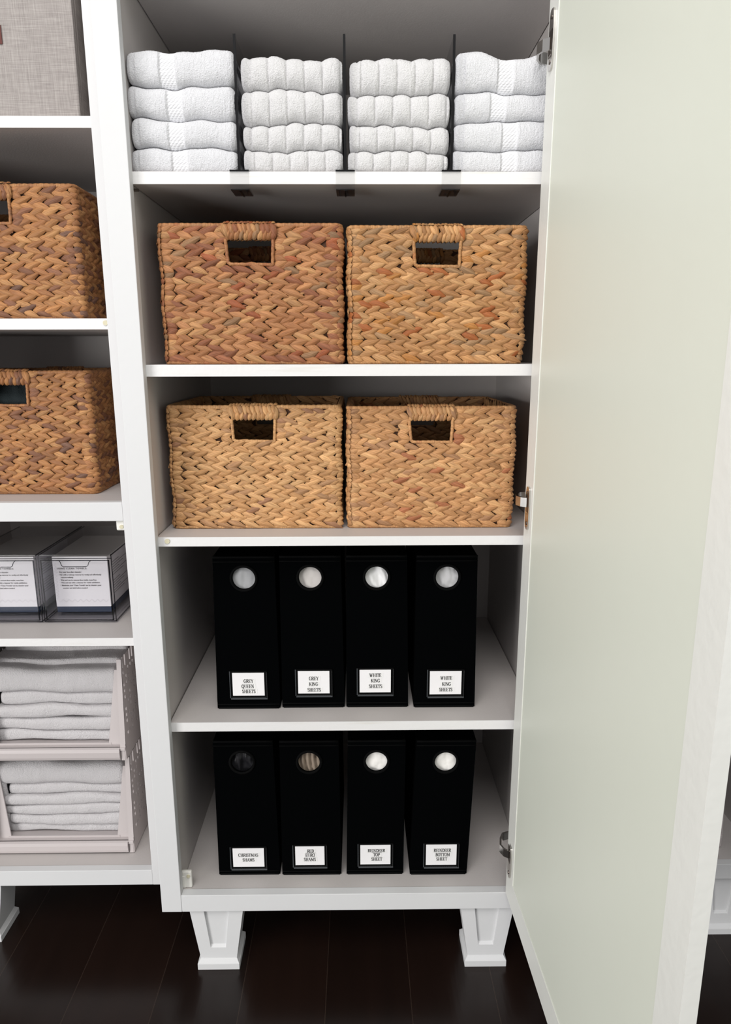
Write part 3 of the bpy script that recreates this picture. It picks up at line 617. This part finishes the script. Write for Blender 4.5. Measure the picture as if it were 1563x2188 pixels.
# ------------------------------------------------------------------ serif lettering (built from strokes)
def arc(cx, cy, rx, ry, a0, a1, n=9): return [(cx+rx*math.cos(math.radians(a0+(a1-a0)*k/n)), cy+ry*math.sin(math.radians(a0+(a1-a0)*k/n))) for k in range(n+1)]
TK, TN = 0.165, 0.085
def se(x, y, w_=.26): return (TN, [(x-w_/2, y), (x+w_/2, y)])
GL = {
 'G': (.78, [(TN, arc(.42, .5, .34, .5, 50, 110)), (TK, arc(.42, .5, .34, .5, 110, 250)), (TN, arc(.42, .5, .34, .5, 250, 320)), (TK, [(.66, .42), (.66, .12)]), se(.62, .42), (TN, [(.68, .98), (.68, .7)])]),
 'R': (.78, [(TK, [(.16, 0), (.16, 1)]), se(.16, 0), (TN, [(.05, .98), (.42, .98)]), (TK, arc(.42, .74, .2, .24, 90, -90)), (TN, [(.16, .5), (.42, .5)]), (TK, [(.38, .5), (.66, .02)]), se(.68, .0, .18)]),
 'E': (.70, [(TK, [(.16, 0), (.16, 1)]), (TN, [(.05, .97), (.6, .97), (.6, .76)]), (TN, [(.05, .03), (.62, .03), (.62, .26)]), (TN, [(.16, .5), (.44, .5)]), (TN, [(.44, .36), (.44, .64)])]),
 'Y': (.78, [(TK, [(.12, .98), (.4, .48)]), (TN, [(.68, .98), (.4, .48)]), (TK, [(.4, .5), (.4, 0)]), se(.4, 0), se(.12, .98), se(.68, .98, .2)]),
 'Q': (.82, [(TK, arc(.4, .5, .33, .5, 110, 250)), (TN, arc(.4, .5, .33, .5, 250, 290)), (TK, arc(.4, .5, .33, .5, -70, 70)), (TN, arc(.4, .5, .33, .5, 70, 110)), (TK, [(.42, .12), (.72, -.2)])]),
 'O': (.80, [(TK, arc(.4, .5, .33, .5, 110, 250)), (TN, arc(.4, .5, .33, .5, 250, 290)), (TK, arc(.4, .5, .33, .5, -70, 70)), (TN, arc(.4, .5, .33, .5, 70, 110))]),
 'C': (.74, [(TN, arc(.42, .5, .34, .5, 45, 110)), (TK, arc(.42, .5, .34, .5, 110, 250)), (TN, arc(.42, .5, .34, .5, 250, 320)), (TN, [(.66, .98), (.66, .7)])]),
 'U': (.82, [(TK, [(.18, 1), (.18, .3)]), (TN, arc(.41, .3, .23, .28, 180, 360)), (TN, [(.64, .3), (.64, 1)]), se(.18, .98), se(.64, .98)]),
 'N': (.86, [(TN, [(.18, 0), (.18, 1)]), (TK, [(.14, 1), (.68, 0)]), (TN, [(.68, 0), (.68, 1)]), se(.18, .0), se(.14, .98, .2), se(.68, .98)]),
 'S': (.62, [(TN, arc(.31, .74, .2, .24, 40, 110)), (TK, arc(.31, .74, .2, .24, 110, 200)+[(.45, .42)]), (TK, arc(.29, .26, .22, .24, 30, -70)), (TN, arc(.29, .26, .22, .24, -70, -150)), (TN, [(.1, .3), (.1, .02)]), (TN, [(.5, .98), (.5, .72)])]),
 'H': (.86, [(TK, [(.18, 0), (.18, 1)]), (TK, [(.68, 0), (.68, 1)]), (TN, [(.18, .5), (.68, .5)]), se(.18, 0), se(.18, .98), se(.68, 0), se(.68, .98)]),
 'T': (.72, [(TK, [(.36, 0), (.36, 1)]), (TN, [(.04, .72), (.04, .97), (.68, .97), (.68, .72)]), se(.36, 0)]),
 'K': (.82, [(TK, [(.18, 0), (.18, 1)]), (TN, [(.66, .98), (.2, .45)]), (TK, [(.34, .58), (.68, .02)]), se(.18, 0), se(.18, .98), se(.66, .98), se(.7, .0, .22)]),
 'I': (.40, [(TK, [(.2, 0), (.2, 1)]), se(.2, 0), se(.2, .98)]),
 'W': (1.08, [(TK, [(.12, 1), (.32, 0)]), (TN, [(.32, 0), (.52, .98)]), (TK, [(.5, 1), (.72, 0)]), (TN, [(.72, 0), (.92, 1)]), se(.12, .98), se(.92, .98, .2)]),
 'M': (1.0, [(TN, [(.16, 0), (.16, 1)]), (TK, [(.16, 1), (.48, .1)]), (TN, [(.48, .1), (.8, 1)]), (TK, [(.8, 0), (.8, 1)]), se(.16, 0), se(.8, 0), se(.12, .98, .18), se(.84, .98, .18)]),
 'A': (.84, [(TN, [(.12, 0), (.4, 1)]), (TK, [(.4, 1), (.7, 0)]), (TN, [(.22, .35), (.6, .35)]), se(.12, 0), se(.7, 0)]),
 'D': (.82, [(TK, [(.18, 0), (.18, 1)]), (TN, [(.05, .97), (.38, .97)]), (TN, [(.05, .03), (.38, .03)]), (TK, arc(.38, .5, .32, .47, 90, -90, 12))]),
 'B': (.76, [(TK, [(.18, 0), (.18, 1)]), (TN, [(.05, .97), (.4, .97)]), (TK, arc(.4, .75, .19, .22, 90, -90)), (TN, [(.18, .52), (.42, .52)]), (TK, arc(.42, .275, .22, .25, 90, -90)), (TN, [(.05, .03), (.42, .03)])]),
 'P': (.72, [(TK, [(.18, 0), (.18, 1)]), se(.18, 0), (TN, [(.05, .97), (.4, .97)]), (TK, arc(.4, .72, .22, .25, 90, -90)), (TN, [(.18, .47), (.4, .47)])])}
def text_strokes(b, s, xc, y, zbase, hgt, tight=0.86):
    w_ = sum(GL[c][0] for c in s)*hgt*tight; x = xc-w_/2
    for c in s:
        for th, pl in GL[c][1]:
            for (ax, az), (bx_, bz) in zip(pl[:-1], pl[1:]):
                A = Vector((x+ax*hgt*tight, az*hgt)); B = Vector((x+bx_*hgt*tight, bz*hgt)); d = (B-A)
                if d.length < 1e-7: continue
                d.normalize(); nn = Vector((-d.y, d.x))*th*hgt/2*1.05; A = A-d*th*hgt*.12; B = B+d*th*hgt*.12
                q = [A+nn, B+nn, B-nn, A-nn]; b.poly([(p.x, y, zbase+p.y) for p in q], [(0, 1, 2, 3)])
        x += GL[c][0]*hgt*tight
    return w_
# ------------------------------------------------------------------ black sheet boxes
def sheet_box(x0, x1, yf, z0, H, top0, top1, hole, card, lines, label, D=0.34, lab_h=0.0085):
    """x0..x1 foot, top0..top1 head of the front; hole=(x,z); card=(x0,x1,z0,z1); lines=[(word, xc, z)]"""
    r = thing('sheet_storage_box', label, 'storage box', ((x0+x1)/2, yf+D/2, z0), 'black fabric sheet boxes')
    t = 0.004; zt_ = z0+H
    def fx(u, z): k = (z-z0)/H; return (x0+(top0-x0)*k)*(1-u)+(x1+(top1-x1)*k)*u
    def fy(u, z): k = (z-z0)/H; return yf-0.004*math.sin(PI*min(max(k, 0), 1))*math.sin(PI*u)
    hx, hz = hole; hr = 0.0252
    bm_ = MB(); Nn = 48; Zlo = hz-0.05
    uh = (hx-x0)/(x1-x0)
    # ring between the round opening and a rectangle, front and back skin
    def rectpt(a):
        c, s = math.cos(a), math.sin(a); L, R_, Bt, Tp = hx-fx(0, hz), fx(1, hz)-hx, hz-Zlo, zt_-hz
        k = min((R_ if c > 0 else L)/max(abs(c), 1e-6), (Tp if s > 0 else Bt)/max(abs(s), 1e-6)); X_, Z_ = hx+c*k, hz+s*k
        return X_, Z_
    angs = sorted([2*PI*k/Nn for k in range(Nn)]+[math.atan2(q, p) % (2*PI) for p, q in ((fx(1, hz)-hx, zt_-hz), (fx(0, hz)-hx, zt_-hz), (fx(0, hz)-hx, Zlo-hz), (fx(1, hz)-hx, Zlo-hz))])
    n = len(angs); vs = []
    for a in angs:
        X_, Z_ = rectpt(a); u = (X_-fx(0, hz))/(fx(1, hz)-fx(0, hz)); X_ = fx(u, Z_)
        ix_, iz_ = hx+hr*math.cos(a), hz+hr*math.sin(a); ui = (ix_-fx(0, iz_))/(fx(1, iz_)-fx(0, iz_))
        vs += [(X_, fy(u, Z_), Z_), (ix_, fy(ui, iz_), iz_), (ix_, fy(ui, iz_)+t, iz_), (X_, fy(u, Z_)+t, Z_)]
    fs = []
    for i in range(n):
        j = (i+1) % n
        for k in range(3): fs.append((4*i+k, 4*j+k, 4*j+k+1, 4*i+k+1))
    bm_.poly(vs, fs)
    # lower part of the front
    NU, NZ = 10, 16; vs = []
    for iz in range(NZ+1):
        for iu in range(NU+1):
            z = z0+0.001+(Zlo-z0-0.001)*iz/NZ; u = iu/NU; X_ = fx(u, z)
            if z < z0+.012: X_ += (0.5-u)*0.006*(1-(z-z0)/.012)
            vs.append((X_, fy(u, z), z))
    m = len(vs); vs += [(a, b_+t, c) for a, b_, c in vs[:m]]
    fs = [(iz*(NU+1)+iu, iz*(NU+1)+iu+1, (iz+1)*(NU+1)+iu+1, (iz+1)*(NU+1)+iu) for iz in range(NZ) for iu in range(NU)]
    fs += [tuple(q+m for q in f)[::-1] for f in fs]; bm_.poly(vs, fs)
    # sides, back, bottom, lid
    for u, (xa, xb) in ((0, (x0, top0)), (1, (x1, top1))):
        s = 1 if u == 0 else -1
        bm_.prism([(xa, yf+.001, z0+.002), (xa+s*t, yf+.001, z0+.002), (xa+s*t, yf+D, z0+.002), (xa, yf+D, z0+.002)], [(xb, yf+.001, zt_), (xb+s*t, yf+.001, zt_), (xb+s*t, yf+D, zt_), (xb, yf+D, zt_)])
    bm_.box(x0+t, x1-t, yf+D-t, yf+D, z0+.002, zt_-.001); bm_.box(x0+.003, x1-.003, yf+.002, yf+D-.002, z0+.0005, z0+.005)
    bm_.box(top0+.001, top1-.001, yf+.003, yf+D-.001, zt_-.004, zt_+.0005)
    bm_.build('box_shell', BLACKF, r)
    b = MB(); ring = [(hx+(hr+.003)*math.cos(2*PI*k/40), fy(.5, hz)-.0006, hz+(hr+.003)*math.sin(2*PI*k/40)) for k in range(40)]; b.tube(ring, .0032, 6, True)
    b.build('grommet', BLACKT, r)
    for dz, base, rr_, oy, wob in ((-.011, zt_, .0014, -.0006, 0), (-.001, zt_, .0026, .001, 0), (.012, z0, .0014, -.0006, .002), (.003, z0, .0026, .001, .006)):
        zz = base+dz; MB().tube([(fx(u/8, zz)+(.5-u/8)*wob, fy(u/8, zz)+oy, zz) for u in range(9)], rr_, 6).build('piping', BLACKT, r)
    cx0, cx1, cz0, cz1 = card; y_ = fy(.5, (cz0+cz1)/2)
    b = MB(); b.box(cx0-.0065, cx1+.0065, y_-.0022, y_-.0012, cz0-.009, cz1+.004); b.build('label_pocket', BLACKT, r)
    cd_ = MB().box(cx0, cx1, y_-.0030, y_-.0023, cz0, cz1).build('label_card', CARD, r)
    tb = MB(); tx = MB()
    for wd, xc, zc in lines:
        w_ = text_strokes(tx, wd, xc, y_-.0036, zc, lab_h); tb.box(xc-w_/2-.004, xc+w_/2+.004, y_-.0034, y_-.0031, zc-.0019, zc+lab_h+.0019)
    tb.build('label_tape', TAPE, cd_); tx.build('printed_text', INK, cd_)
    b = MB(); b.mi = 0; zb_ = cz0-.009
    b.box(cx0-.0065, cx0-.0045, y_-.0042, y_-.0038, zb_, cz1+.004); b.box(cx0-.0065, cx1+.0065, y_-.0042, y_-.0038, zb_, zb_+.0035)
    b.build('sleeve_hem', mat('glossy_sleeve_hem', (0.05, 0.055, 0.06), 0.25), r)
    b = MB(); rs = random.Random(int(x0*1000))
    for k in range(24): zz = zb_+.003+k*(cz1-cz0+.008)/24; b.box(cx1+.005, cx1+.0062, y_-.0036, y_-.0022, zz, zz+.0012)
    for k in range(34): xx = cx0-.003+k*(cx1-cx0+.006)/34; b.box(xx, xx+.0013, y_-.0036, y_-.0022, zb_+.0035, zb_+.0045)
    b.build('stitching', mat('charcoal_thread', (0.035, 0.036, 0.038), 0.6), r)
    return r
ZA, ZB_ = 0.648, 0.2105
SHEETS = dict(grey=mat('grey_cotton', (0.36, 0.365, 0.375), .9, bump=(30, .004)), taupe=mat('light_taupe_cotton', (0.56, 0.53, 0.51), .9, bump=(24, .004)), white=mat('white_cotton', (0.82, 0.82, 0.82), .9, bump=(24, .004)),
              silver=mat('silver_grey_cotton', (0.50, 0.50, 0.51), .9, bump=(20, .006)), black=mat('black_satin', (0.012, 0.012, 0.014), .35, bump=(24, .006)), beige=mat('beige_pleated_cloth', (0.24, 0.19, 0.145), .8), cream=mat('cream_flannel', (0.84, 0.82, 0.79), .95, bump=(40, .003)))
L = [
 (-.288, -.142, .081, ZA, -.2815, -.1450, (-.214, .967), (-.2495, -.1765, .684, .741), [('GREY', -.2125, .7165), ('QUEEN', -.2145, .7035), ('SHEETS', -.2125, .6910)], 'black fabric box labelled GREY QUEEN SHEETS, upper row', 'grey', 'smooth grey bedsheet seen through the hole of the GREY QUEEN SHEETS box'),
 (-.1375, .0080, .084, ZA, -.1345, .0020, (-.0665, .967), (-.0990, -.0265, .687, .743), [('GREY', -.0625, .7205), ('KING', -.0635, .7065), ('SHEETS', -.0620, .6920)], 'black fabric box labelled GREY KING SHEETS, upper row', 'taupe', 'light taupe bedsheet seen through the hole of the GREY KING SHEETS box'),
 (.0120, .1565, .084, ZA, .0140, .1500, (.082, .967), (.0430, .1150, .6885, .745), [('WHITE', .0795, .7275), ('KING', .0795, .7140), ('SHEETS', .0800, .7000)], 'black fabric box labelled WHITE KING SHEETS, third along, nearer the middle', 'white', 'bright white bedsheet in the third box of the upper row'),
 (.1690, .3115, .081, ZA, .1710, .3065, (.2395, .967), (.2050, .2780, .684, .742), [('WHITE', .2430, .7210), ('KING', .2435, .7060), ('SHEETS', .2425, .6920)], 'black fabric box labelled WHITE KING SHEETS, at the right end of the upper row', 'silver', 'crumpled silvery sheet in the right end box of the upper row'),
 (-.3025, -.1535, .066, ZB_, -.3000, -.1610, (-.234, .520), (-.2660, -.1905, .2375, .2890), [('CHRISTMAS', -.2285, .2665), ('SHAMS', -.2285, .2530)], 'black fabric box labelled CHRISTMAS SHAMS, bottom row left end', 'black', 'black satin sham barely visible in the CHRISTMAS SHAMS box'),
 (-.1480, -.0035, .064, ZB_, -.1450, -.0070, (-.0765, .520), (-.1145, -.0440, .2425, .2945), [('RED', -.0775, .2780), ('EURO', -.0785, .2665), ('SHAMS', -.0795, .2545)], 'black fabric box labelled RED EURO SHAMS, bottom row', 'beige', 'beige pleated sham in the RED EURO SHAMS box'),
 (.0090, .1480, .064, ZB_, .0150, .1500, (.082, .520), (.0430, .1160, .2430, .2965), [('REINDEER', .0820, .2775), ('TOP', .0825, .2660), ('SHEET', .0830, .2540)], 'black fabric box labelled REINDEER TOP SHEET, bottom row', 'cream', 'cream flannel sheet in the REINDEER TOP SHEET box'),
 (.1640, .3030, .061, ZB_, .1760, .3150, (.2440, .520), (.2020, .2760, .2420, .2985), [('REINDEER', .2415, .2790), ('BOTTOM', .2425, .2670), ('SHEET', .2405, .2550)], 'black fabric box labelled REINDEER BOTTOM SHEET, bottom row right end', 'cream', 'cream flannel sheet in the REINDEER BOTTOM SHEET box')]
for i, (x0, x1, yf, z0, t0, t1, hole, card, lines, lab, sm, slab) in enumerate(L):
    H = 0.368 if z0 > .5 else 0.3625
    sheet_box(x0, x1, yf, z0, H, t0, t1, hole, card, lines, lab)
    xa, xb = max(x0, t0)+.010, min(x1, t1)-.010
    cloth_block('folded_sheet', xa, xb, yf+.0045, yf+.30, z0+.0075, z0+H-.016, SHEETS[sm], slab, 'bedding', i+1, 0.009 if sm in ('silver', 'black', 'white') else 0.0035, 250 if sm == 'beige' else None, 'bedding inside the black boxes')
# ------------------------------------------------------------------ linen box, top left
r = thing('linen_box', 'greige linen storage box with a maroon leather tag, top left', 'storage box', (-0.67, 0.27, 1.906))
MB().box(-0.850, -0.5035, 0.118, 0.44, 1.907, 2.20, 0.003).build('box_body', LINEN, r)
for yy, rr_ in ((0.1190, .0022), (0.128, .0016), (0.140, .0013)): MB().tube([(-0.5040, yy, 1.909), (-0.5040, yy, 2.199)], rr_, 6).build('piping', LINEN, r)
MB().box(-0.745, -0.6405, 0.1155, 0.1178, 2.037, 2.070, 0.0008).build('leather_tag', LEATHER, r)
# ------------------------------------------------------------------ clear drawers
def clear_drawer(x0, x1, yf, z0, label, clabel):
    D, H = 0.285, 0.172; r = thing('clear_drawer_unit', label, 'drawer unit', ((x0+x1)/2, yf+D/2, z0), 'smoky clear stacking drawers')
    t = .0028; z1 = z0+H; zb_ = z0+.004
    b = MB(); b.mi = 0
    b.mi = 2; b.box(x0+t, x1-t, yf+.001, yf+D, z1-t, z1)
    b.mi = 0; b.box(x0, x0+t, yf+.001, yf+D, zb_, z1-t); b.box(x1-t, x1, yf+.001, yf+D, zb_, z1-t); b.box(x0+t, x1-t, yf+.001, yf+D, zb_, zb_+t); b.box(x0+t, x1-t, yf+D-t, yf+D, zb_+t, z1-t)
    b.mi = 1
    for (ax, az) in ((x0, zb_), (x1-t, zb_), (x0, z1-t*.8), (x1-t, z1-t*.8)): b.box(ax, ax+t, yf+.0005, yf+D, az, az+.0016)
    for xx in (x0, x1-.0016): b.box(xx, xx+.0016, yf, yf+.0012, zb_, z1)
    b.box(x0, x1, yf, yf+.0012, z1-.010, z1-.0084); b.box(x0, x1, yf, yf+.0012, zb_, zb_+.0016)
    cs = b.build('outer_case', [SMOKE, SMOKEE, SMOKET], r)
    b = MB()
    for xx in (x0+.010, x1-.010): b.cyl((xx, yf+.012, z0), (0, 0, 1), .008, .0042, 16); b.cyl((xx, yf+D-.014, z0), (0, 0, 1), .008, .0042, 16)
    b.build('foot', CLEAR, r)
    b = MB(); i0, i1, j0, j1 = x0+.006, x1-.006, zb_+.004, z1-.013
    b.mi = 0; b.box(i0, i1, yf-.002, yf+.0003, j0, j1); b.box(i0, i1, yf+.002, yf+D-.01, j0, j0+t)
    b.mi = 1
    for xx in (i0, i1-.0018): b.box(xx, xx+.0018, yf-.0026, yf+.0004, j0, j1)
    b.box(i0, i1, yf-.0026, yf+.0004, j0, j0+.0018); b.box(i0, i1, yf-.0026, yf+.0004, j1-.0014, j1)
    dr = b.build('drawer', [SMOKE, SMOKEE], r)
    xm = (x0+x1)/2; b = MB(); pts = [(xm-.036, j1), (xm-.033, j1-.005), (xm-.031, j1-.013), (xm-.027, j1-.0155), (xm+.027, j1-.0155), (xm+.031, j1-.013), (xm+.034, j1-.005), (xm+.039, j1)]
    b.tube([(a, yf-.0030, c) for a, c in pts], .0009, 6); b.build('finger_pull', SMOKEE, dr)
    b = MB(); b.tube([(xm-.045, yf+.022, j0+.008), (i1-.012, yf+.022, j0+.008)], .0016, 6); b.build('drawer_rib', CLEAR, dr)
    # carton lying in the drawer
    k0, k1, ky, kz = x0+.0135, x1-.0265, yf+.043, j0+t+.0006
    c = thing('towel_carton', clabel, 'carton', ((k0+k1)/2, ky+.11, kz), 'printed cartons in the clear drawers')
    MB().box(k0, k1, ky+.001, ky+.20, kz, kz+.015, .001).build('carton_tray', NAVY, c)
    MB().box(k0, k1, ky, ky+.20, kz+.015, j1-.004, .0008).build('carton_sleeve', CARTON, c)
    rows = ['USING CLEAN TOWELS:', '\u00b7  Dry your face after cleansing', '\u00b7  Pair with a makeup remover to gently and effortlessly', '    remove makeup', '\u00b7  Wet and use to remove face masks, mess free', '\u00b7  Wet and use with a cleanser for gentle exfoliation', "\u00b7  Maximize your 'Clean Towels' use by cleaning your", '    counter and sink before tossing!']
    ms = []
    for q, s in enumerate(rows):
        cu = bpy.data.curves.new('t', 'FONT'); cu.body = s; cu.size = .0056 if q == 0 else .00465; cu.space_character = 1.25 if q == 0 else 1.0; cu.resolution_u = 2; cu.offset = 0.00018
        o = bpy.data.objects.new('t', cu); C.objects.link(o); bpy.context.view_layer.update()
        me = bpy.data.meshes.new_from_object(o.evaluated_get(bpy.context.evaluated_depsgraph_get())); bpy.data.objects.remove(o)
        me.transform(Matrix.Translation((k0+.010+q*.0007, ky-.0006, j1-.036-q*.0068-(.002 if q else 0))) @ Matrix.Rotation(PI/2, 4, 'X')); ms.append(me)
    bm = bmesh.new()
    for me in ms: bm.from_mesh(me); bpy.data.meshes.remove(me)
    me = bpy.data.meshes.new('printed_text'); bm.to_mesh(me); bm.free(); link('printed_text', me, INKG, c)
    b = MB(); PR = mat('pale_border_ink', (0.66, 0.64, 0.65), .5)
    for k in range(9):
        xx = k0+.004+k*(k1-k0-.008)/9; w_ = (k1-k0-.008)/9
        for zz in (kz+.027,):
            for a, c2 in (((xx, zz+.007), (xx+w_/2, zz)), ((xx+w_/2, zz), (xx+w_, zz+.007))):
                b.poly([(a[0], ky-.0004, a[1]-.0005), (c2[0], ky-.0004, c2[1]-.0005), (c2[0], ky-.0004, c2[1]+.0005), (a[0], ky-.0004, a[1]+.0005)], [(0, 1, 2, 3)])
    for k in range(12):
        zz = kz+.036+k*.0078
        for xx in (k0+.003,):
            for a, c2 in (((xx, zz), (xx+.006, zz+.0039)), ((xx+.006, zz+.0039), (xx, zz+.0078))):
                b.poly([(a[0], ky-.0004, a[1]-.0005), (c2[0], ky-.0004, c2[1]-.0005), (c2[0], ky-.0004, c2[1]+.0005), (a[0], ky-.0004, a[1]+.0005)], [(0, 1, 2, 3)])
    b.build('printed_border', PR, c)
    b = MB()
    for k in range(12): zz = kz+.04+k*.0065+(.008 if k > 5 else 0); b.box(k1+.0002, k1+.0006, ky+.03, ky+.03+.11*(0.7+.3*math.sin(k*2.1)), zz, zz+.0012)
    b.build('side_print', INKG, c)
clear_drawer(-0.7185, -0.5445, 0.190, 0.8192, 'smoky clear drawer unit, the right one, fully in view in the left cabinet', 'white carton with towel instructions, in the right clear drawer')
clear_drawer(-0.8965, -0.7225, 0.190, 0.8192, 'smoky clear drawer unit cut by the left edge of the photo', 'white carton with towel instructions, cut by the left edge of the photo')
# ------------------------------------------------------------------ stacking bins with towels
def bin_(x0, x1, yf, z0, H, label, D=0.37):
    r = thing('stacking_bin', label, 'storage bin', ((x0+x1)/2, yf+D/2, z0), 'mauve-grey plastic stacking bins')
    t = .0028; z1 = z0+H
    def side(xa):
        # grid of slots cut out of the wall; leans back at its front edge
        ys = [0, .022]; 
        while ys[-1] < D-.03: ys += [ys[-1]+.0075, ys[-1]+.0175]
        ys.append(D); zs = [z0+.045, z0+.058]
        while zs[-1] < z1-.03: zs += [zs[-1]+.009, zs[-1]+.016]
        zs.append(z1); V = []; F = []
        for y in ys:
            for z in zs: k = (z-z0)/H; V.append((xa, yf+(0.000 if y > 0 else .0)+max(y, .018*k), z))
        nz = len(zs)
        for i in range(len(ys)-1):
            for j in range(nz-1):
                hole = i % 2 == 1 and j % 2 == 1 and ((i//2+j//2*2) % 3 != 0 or (i//2) % 2 == 0) and ((i//2*7+j//2*5) % 4 != 1)
                if not hole: F.append((i*nz+j, (i+1)*nz+j, (i+1)*nz+j+1, i*nz+j+1))
        b = MB(); b.poly(V, F); s = b.build('perforated_side', MAUVE, r); mo = s.modifiers.new('thickness', 'SOLIDIFY'); mo.thickness = t; mo.offset = 0
        b = MB(); b.prism([(xa-t/2, yf, z0+.002), (xa+t/2, yf, z0+.002), (xa+t/2, yf+D, z0+.002), (xa-t/2, yf+D, z0+.002)], [(xa-t/2, yf, z0+.045), (xa+t/2, yf, z0+.045), (xa+t/2, yf+D, z0+.045), (xa-t/2, yf+D, z0+.045)])
        b.build('side_skirt', MAUVE, s)
    side(x0+t/2); side(x1-t/2)
    b = MB()
    b.box(x0+t, x1-t, yf+.004, yf+D, z0+.030, z0+.034); b.box(x0+t, x1-t, yf+D-t, yf+D, z0+.034, z1-.06)
    b.build('tray', MAUVE, r)
    # front post strips (lean back), lower cheek panels and the rolled lip
    for xa, s in ((x0, 1), (x1, -1)):
        b = MB(); k = .018
        b.prism([(xa, yf, z0+.034), (xa+s*.0135, yf, z0+.034), (xa+s*.0135, yf+.003, z0+.034), (xa, yf+.003, z0+.034)], [(xa, yf+k, z1), (xa+s*.011, yf+k, z1), (xa+s*.011, yf+k+.003, z1), (xa, yf+k+.003, z1)])
        b.build('front_post', MAUVE, r)
        b = MB()
        b.prism([(xa+s*.0135, yf+.016, z0+.034), (xa+s*.047, yf+.016, z0+.034), (xa+s*.047, yf+.019, z0+.034), (xa+s*.0135, yf+.019, z0+.034)], [(xa+s*.012, yf+.034, z1-.035), (xa+s*.024, yf+.034, z1-.035), (xa+s*.024, yf+.037, z1-.035), (xa+s*.012, yf+.037, z1-.035)])
        b.build('cheek_panel', MAUVE, r)
    b = MB(); pr = [(0, .034), (-.001, .036), (-.006, .034), (-.0075, .026), (-.0065, .012), (-.004, .005), (0, .003), (.006, .006), (.006, .034)]
    b.prism([(x0+.014, yf+y, z0+z) for y, z in pr], [(x1-.014, yf+y, z0+z) for y, z in pr]); b.box(x0+.040, x1-.040, yf+.0155, yf+.018, z0+.034, z0+.040)
    b.build('front_lip', MAUVE, r)
    for xa, s in ((x0, 1), (x1, -1)):
        b = MB(); q = sorted((xa+s*.0005, xa+s*.0135)); b.box(q[0], q[1], yf-.003, yf+.02, z0+.028, z0+.037, .0012); b.box(q[0]+.001, q[1]-.001, yf-.001, yf+.018, z0+.0005, z0+.028, .002); b.build('corner_clip', MAUVE, r)
    return r
bin_(-0.900, -0.535, 0.150, 0.2085, 0.262, 'mauve-grey perforated bin standing on the floor of the left cabinet, lower of two')
bin_(-0.900, -0.535, 0.150, 0.4720, 0.262, 'mauve-grey perforated bin stacked on top of the other in the left cabinet')
bin_(0.580, 0.975, 0.150, 0.2085, 0.262, 'mauve-grey bin corner in the right cabinet, peeking past the open door')
def folded_stack(x0, x1, y0, D, zs, label, seed, splits, extra=()):
    """one big towel folded over several times: thick rounded layers joined in one mesh"""
    Vs, Fs, Bs = [], [], []; o = 0
    for k in range(len(zs)-1):
        a, b_ = zs[k], zs[k+1]; inx = splits[k]
        fb = lambda x, z=a, s=seed+k: z+0.0030*np.sin(x*17+s*1.3)+.0018*np.sin(x*39+s*2.1)+.0003
        ft = lambda x, z=b_, s=seed+k+1: z+0.0030*np.sin(x*17+s*1.3)+.0018*np.sin(x*39+s*2.1)-.0001
        V, F, B = towel_mesh(x0+inx[0], x1-inx[1], y0+inx[2], D-inx[2]*1.5, fb, ft, 'plain', seed*7+k, None, None, False, 150, 0.0007)
        V[:, 2] += 0.0  # layers rest on one another
        Vs.append(V); Fs.append(F+o); Bs.append(B); o += len(V)
    for (a, b_, dx, wd, dy) in extra:      # folds turned round the left side, and plies lying further back on top
        fb = lambda x, z=a: z+0.0016*np.sin(x*31+seed); ft = lambda x, z=b_: z+0.0020*np.sin(x*23+seed*2)
        V, F, B = towel_mesh(x0+dx, x0+dx+wd if wd else x1-.006, y0+dy, D-dy-.01, fb, ft, 'plain', seed*5+int(a*900), None, None, False, 60 if wd else 140, 0.0007)
        Vs.append(V); Fs.append(F+o); Bs.append(B); o += len(V)
    # the outer wrap joins the lower layers on the left
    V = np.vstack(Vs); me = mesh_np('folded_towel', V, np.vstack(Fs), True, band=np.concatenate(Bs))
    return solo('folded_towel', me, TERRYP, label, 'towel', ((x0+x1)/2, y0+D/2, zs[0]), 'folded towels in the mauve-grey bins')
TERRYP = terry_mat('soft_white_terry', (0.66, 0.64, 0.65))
Zb = 0.2430
folded_stack(-0.884, -0.553, 0.182, 0.32, [Zb, Zb+.023, Zb+.052, Zb+.080], 'lower folded towel in the bottom mauve-grey bin', 21, [(0.008, .002, .006), (0.022, .000, .000), (0.002, .004, .003)], [(Zb+.003, Zb+.070, .001, .020, .002)])
folded_stack(-0.887, -0.553, 0.184, 0.32, [Zb+.081, Zb+.108, Zb+.136, Zb+.196], 'upper thick folded towel in the bottom mauve-grey bin', 33, [(0.004, .002, .000), (0.026, .000, .008), (0.000, .006, .000)], [(Zb+.084, Zb+.168, .001, .023, .003), (Zb+.187, Zb+.206, .004, 0, .055), (Zb+.198, Zb+.216, .010, 0, .12)])
Zc = 0.5065
folded_stack(-0.882, -0.553, 0.182, 0.32, [Zc, Zc+.027, Zc+.062], 'lower folded towel in the upper mauve-grey bin', 45, [(0.002, .000, .002), (0.000, .002, .004)])
folded_stack(-0.887, -0.553, 0.184, 0.32, [Zc+.063, Zc+.094, Zc+.128, Zc+.190], 'upper thick folded towel in the upper mauve-grey bin', 58, [(0.000, .000, .000), (0.034, .000, .009), (0.000, .004, .000)], [(Zc+.068, Zc+.160, -.002, .030, .002), (Zc+.180, Zc+.201, .004, 0, .045), (Zc+.194, Zc+.214, .012, 0, .10), (Zc+.205, Zc+.224, .016, 0, .16)])
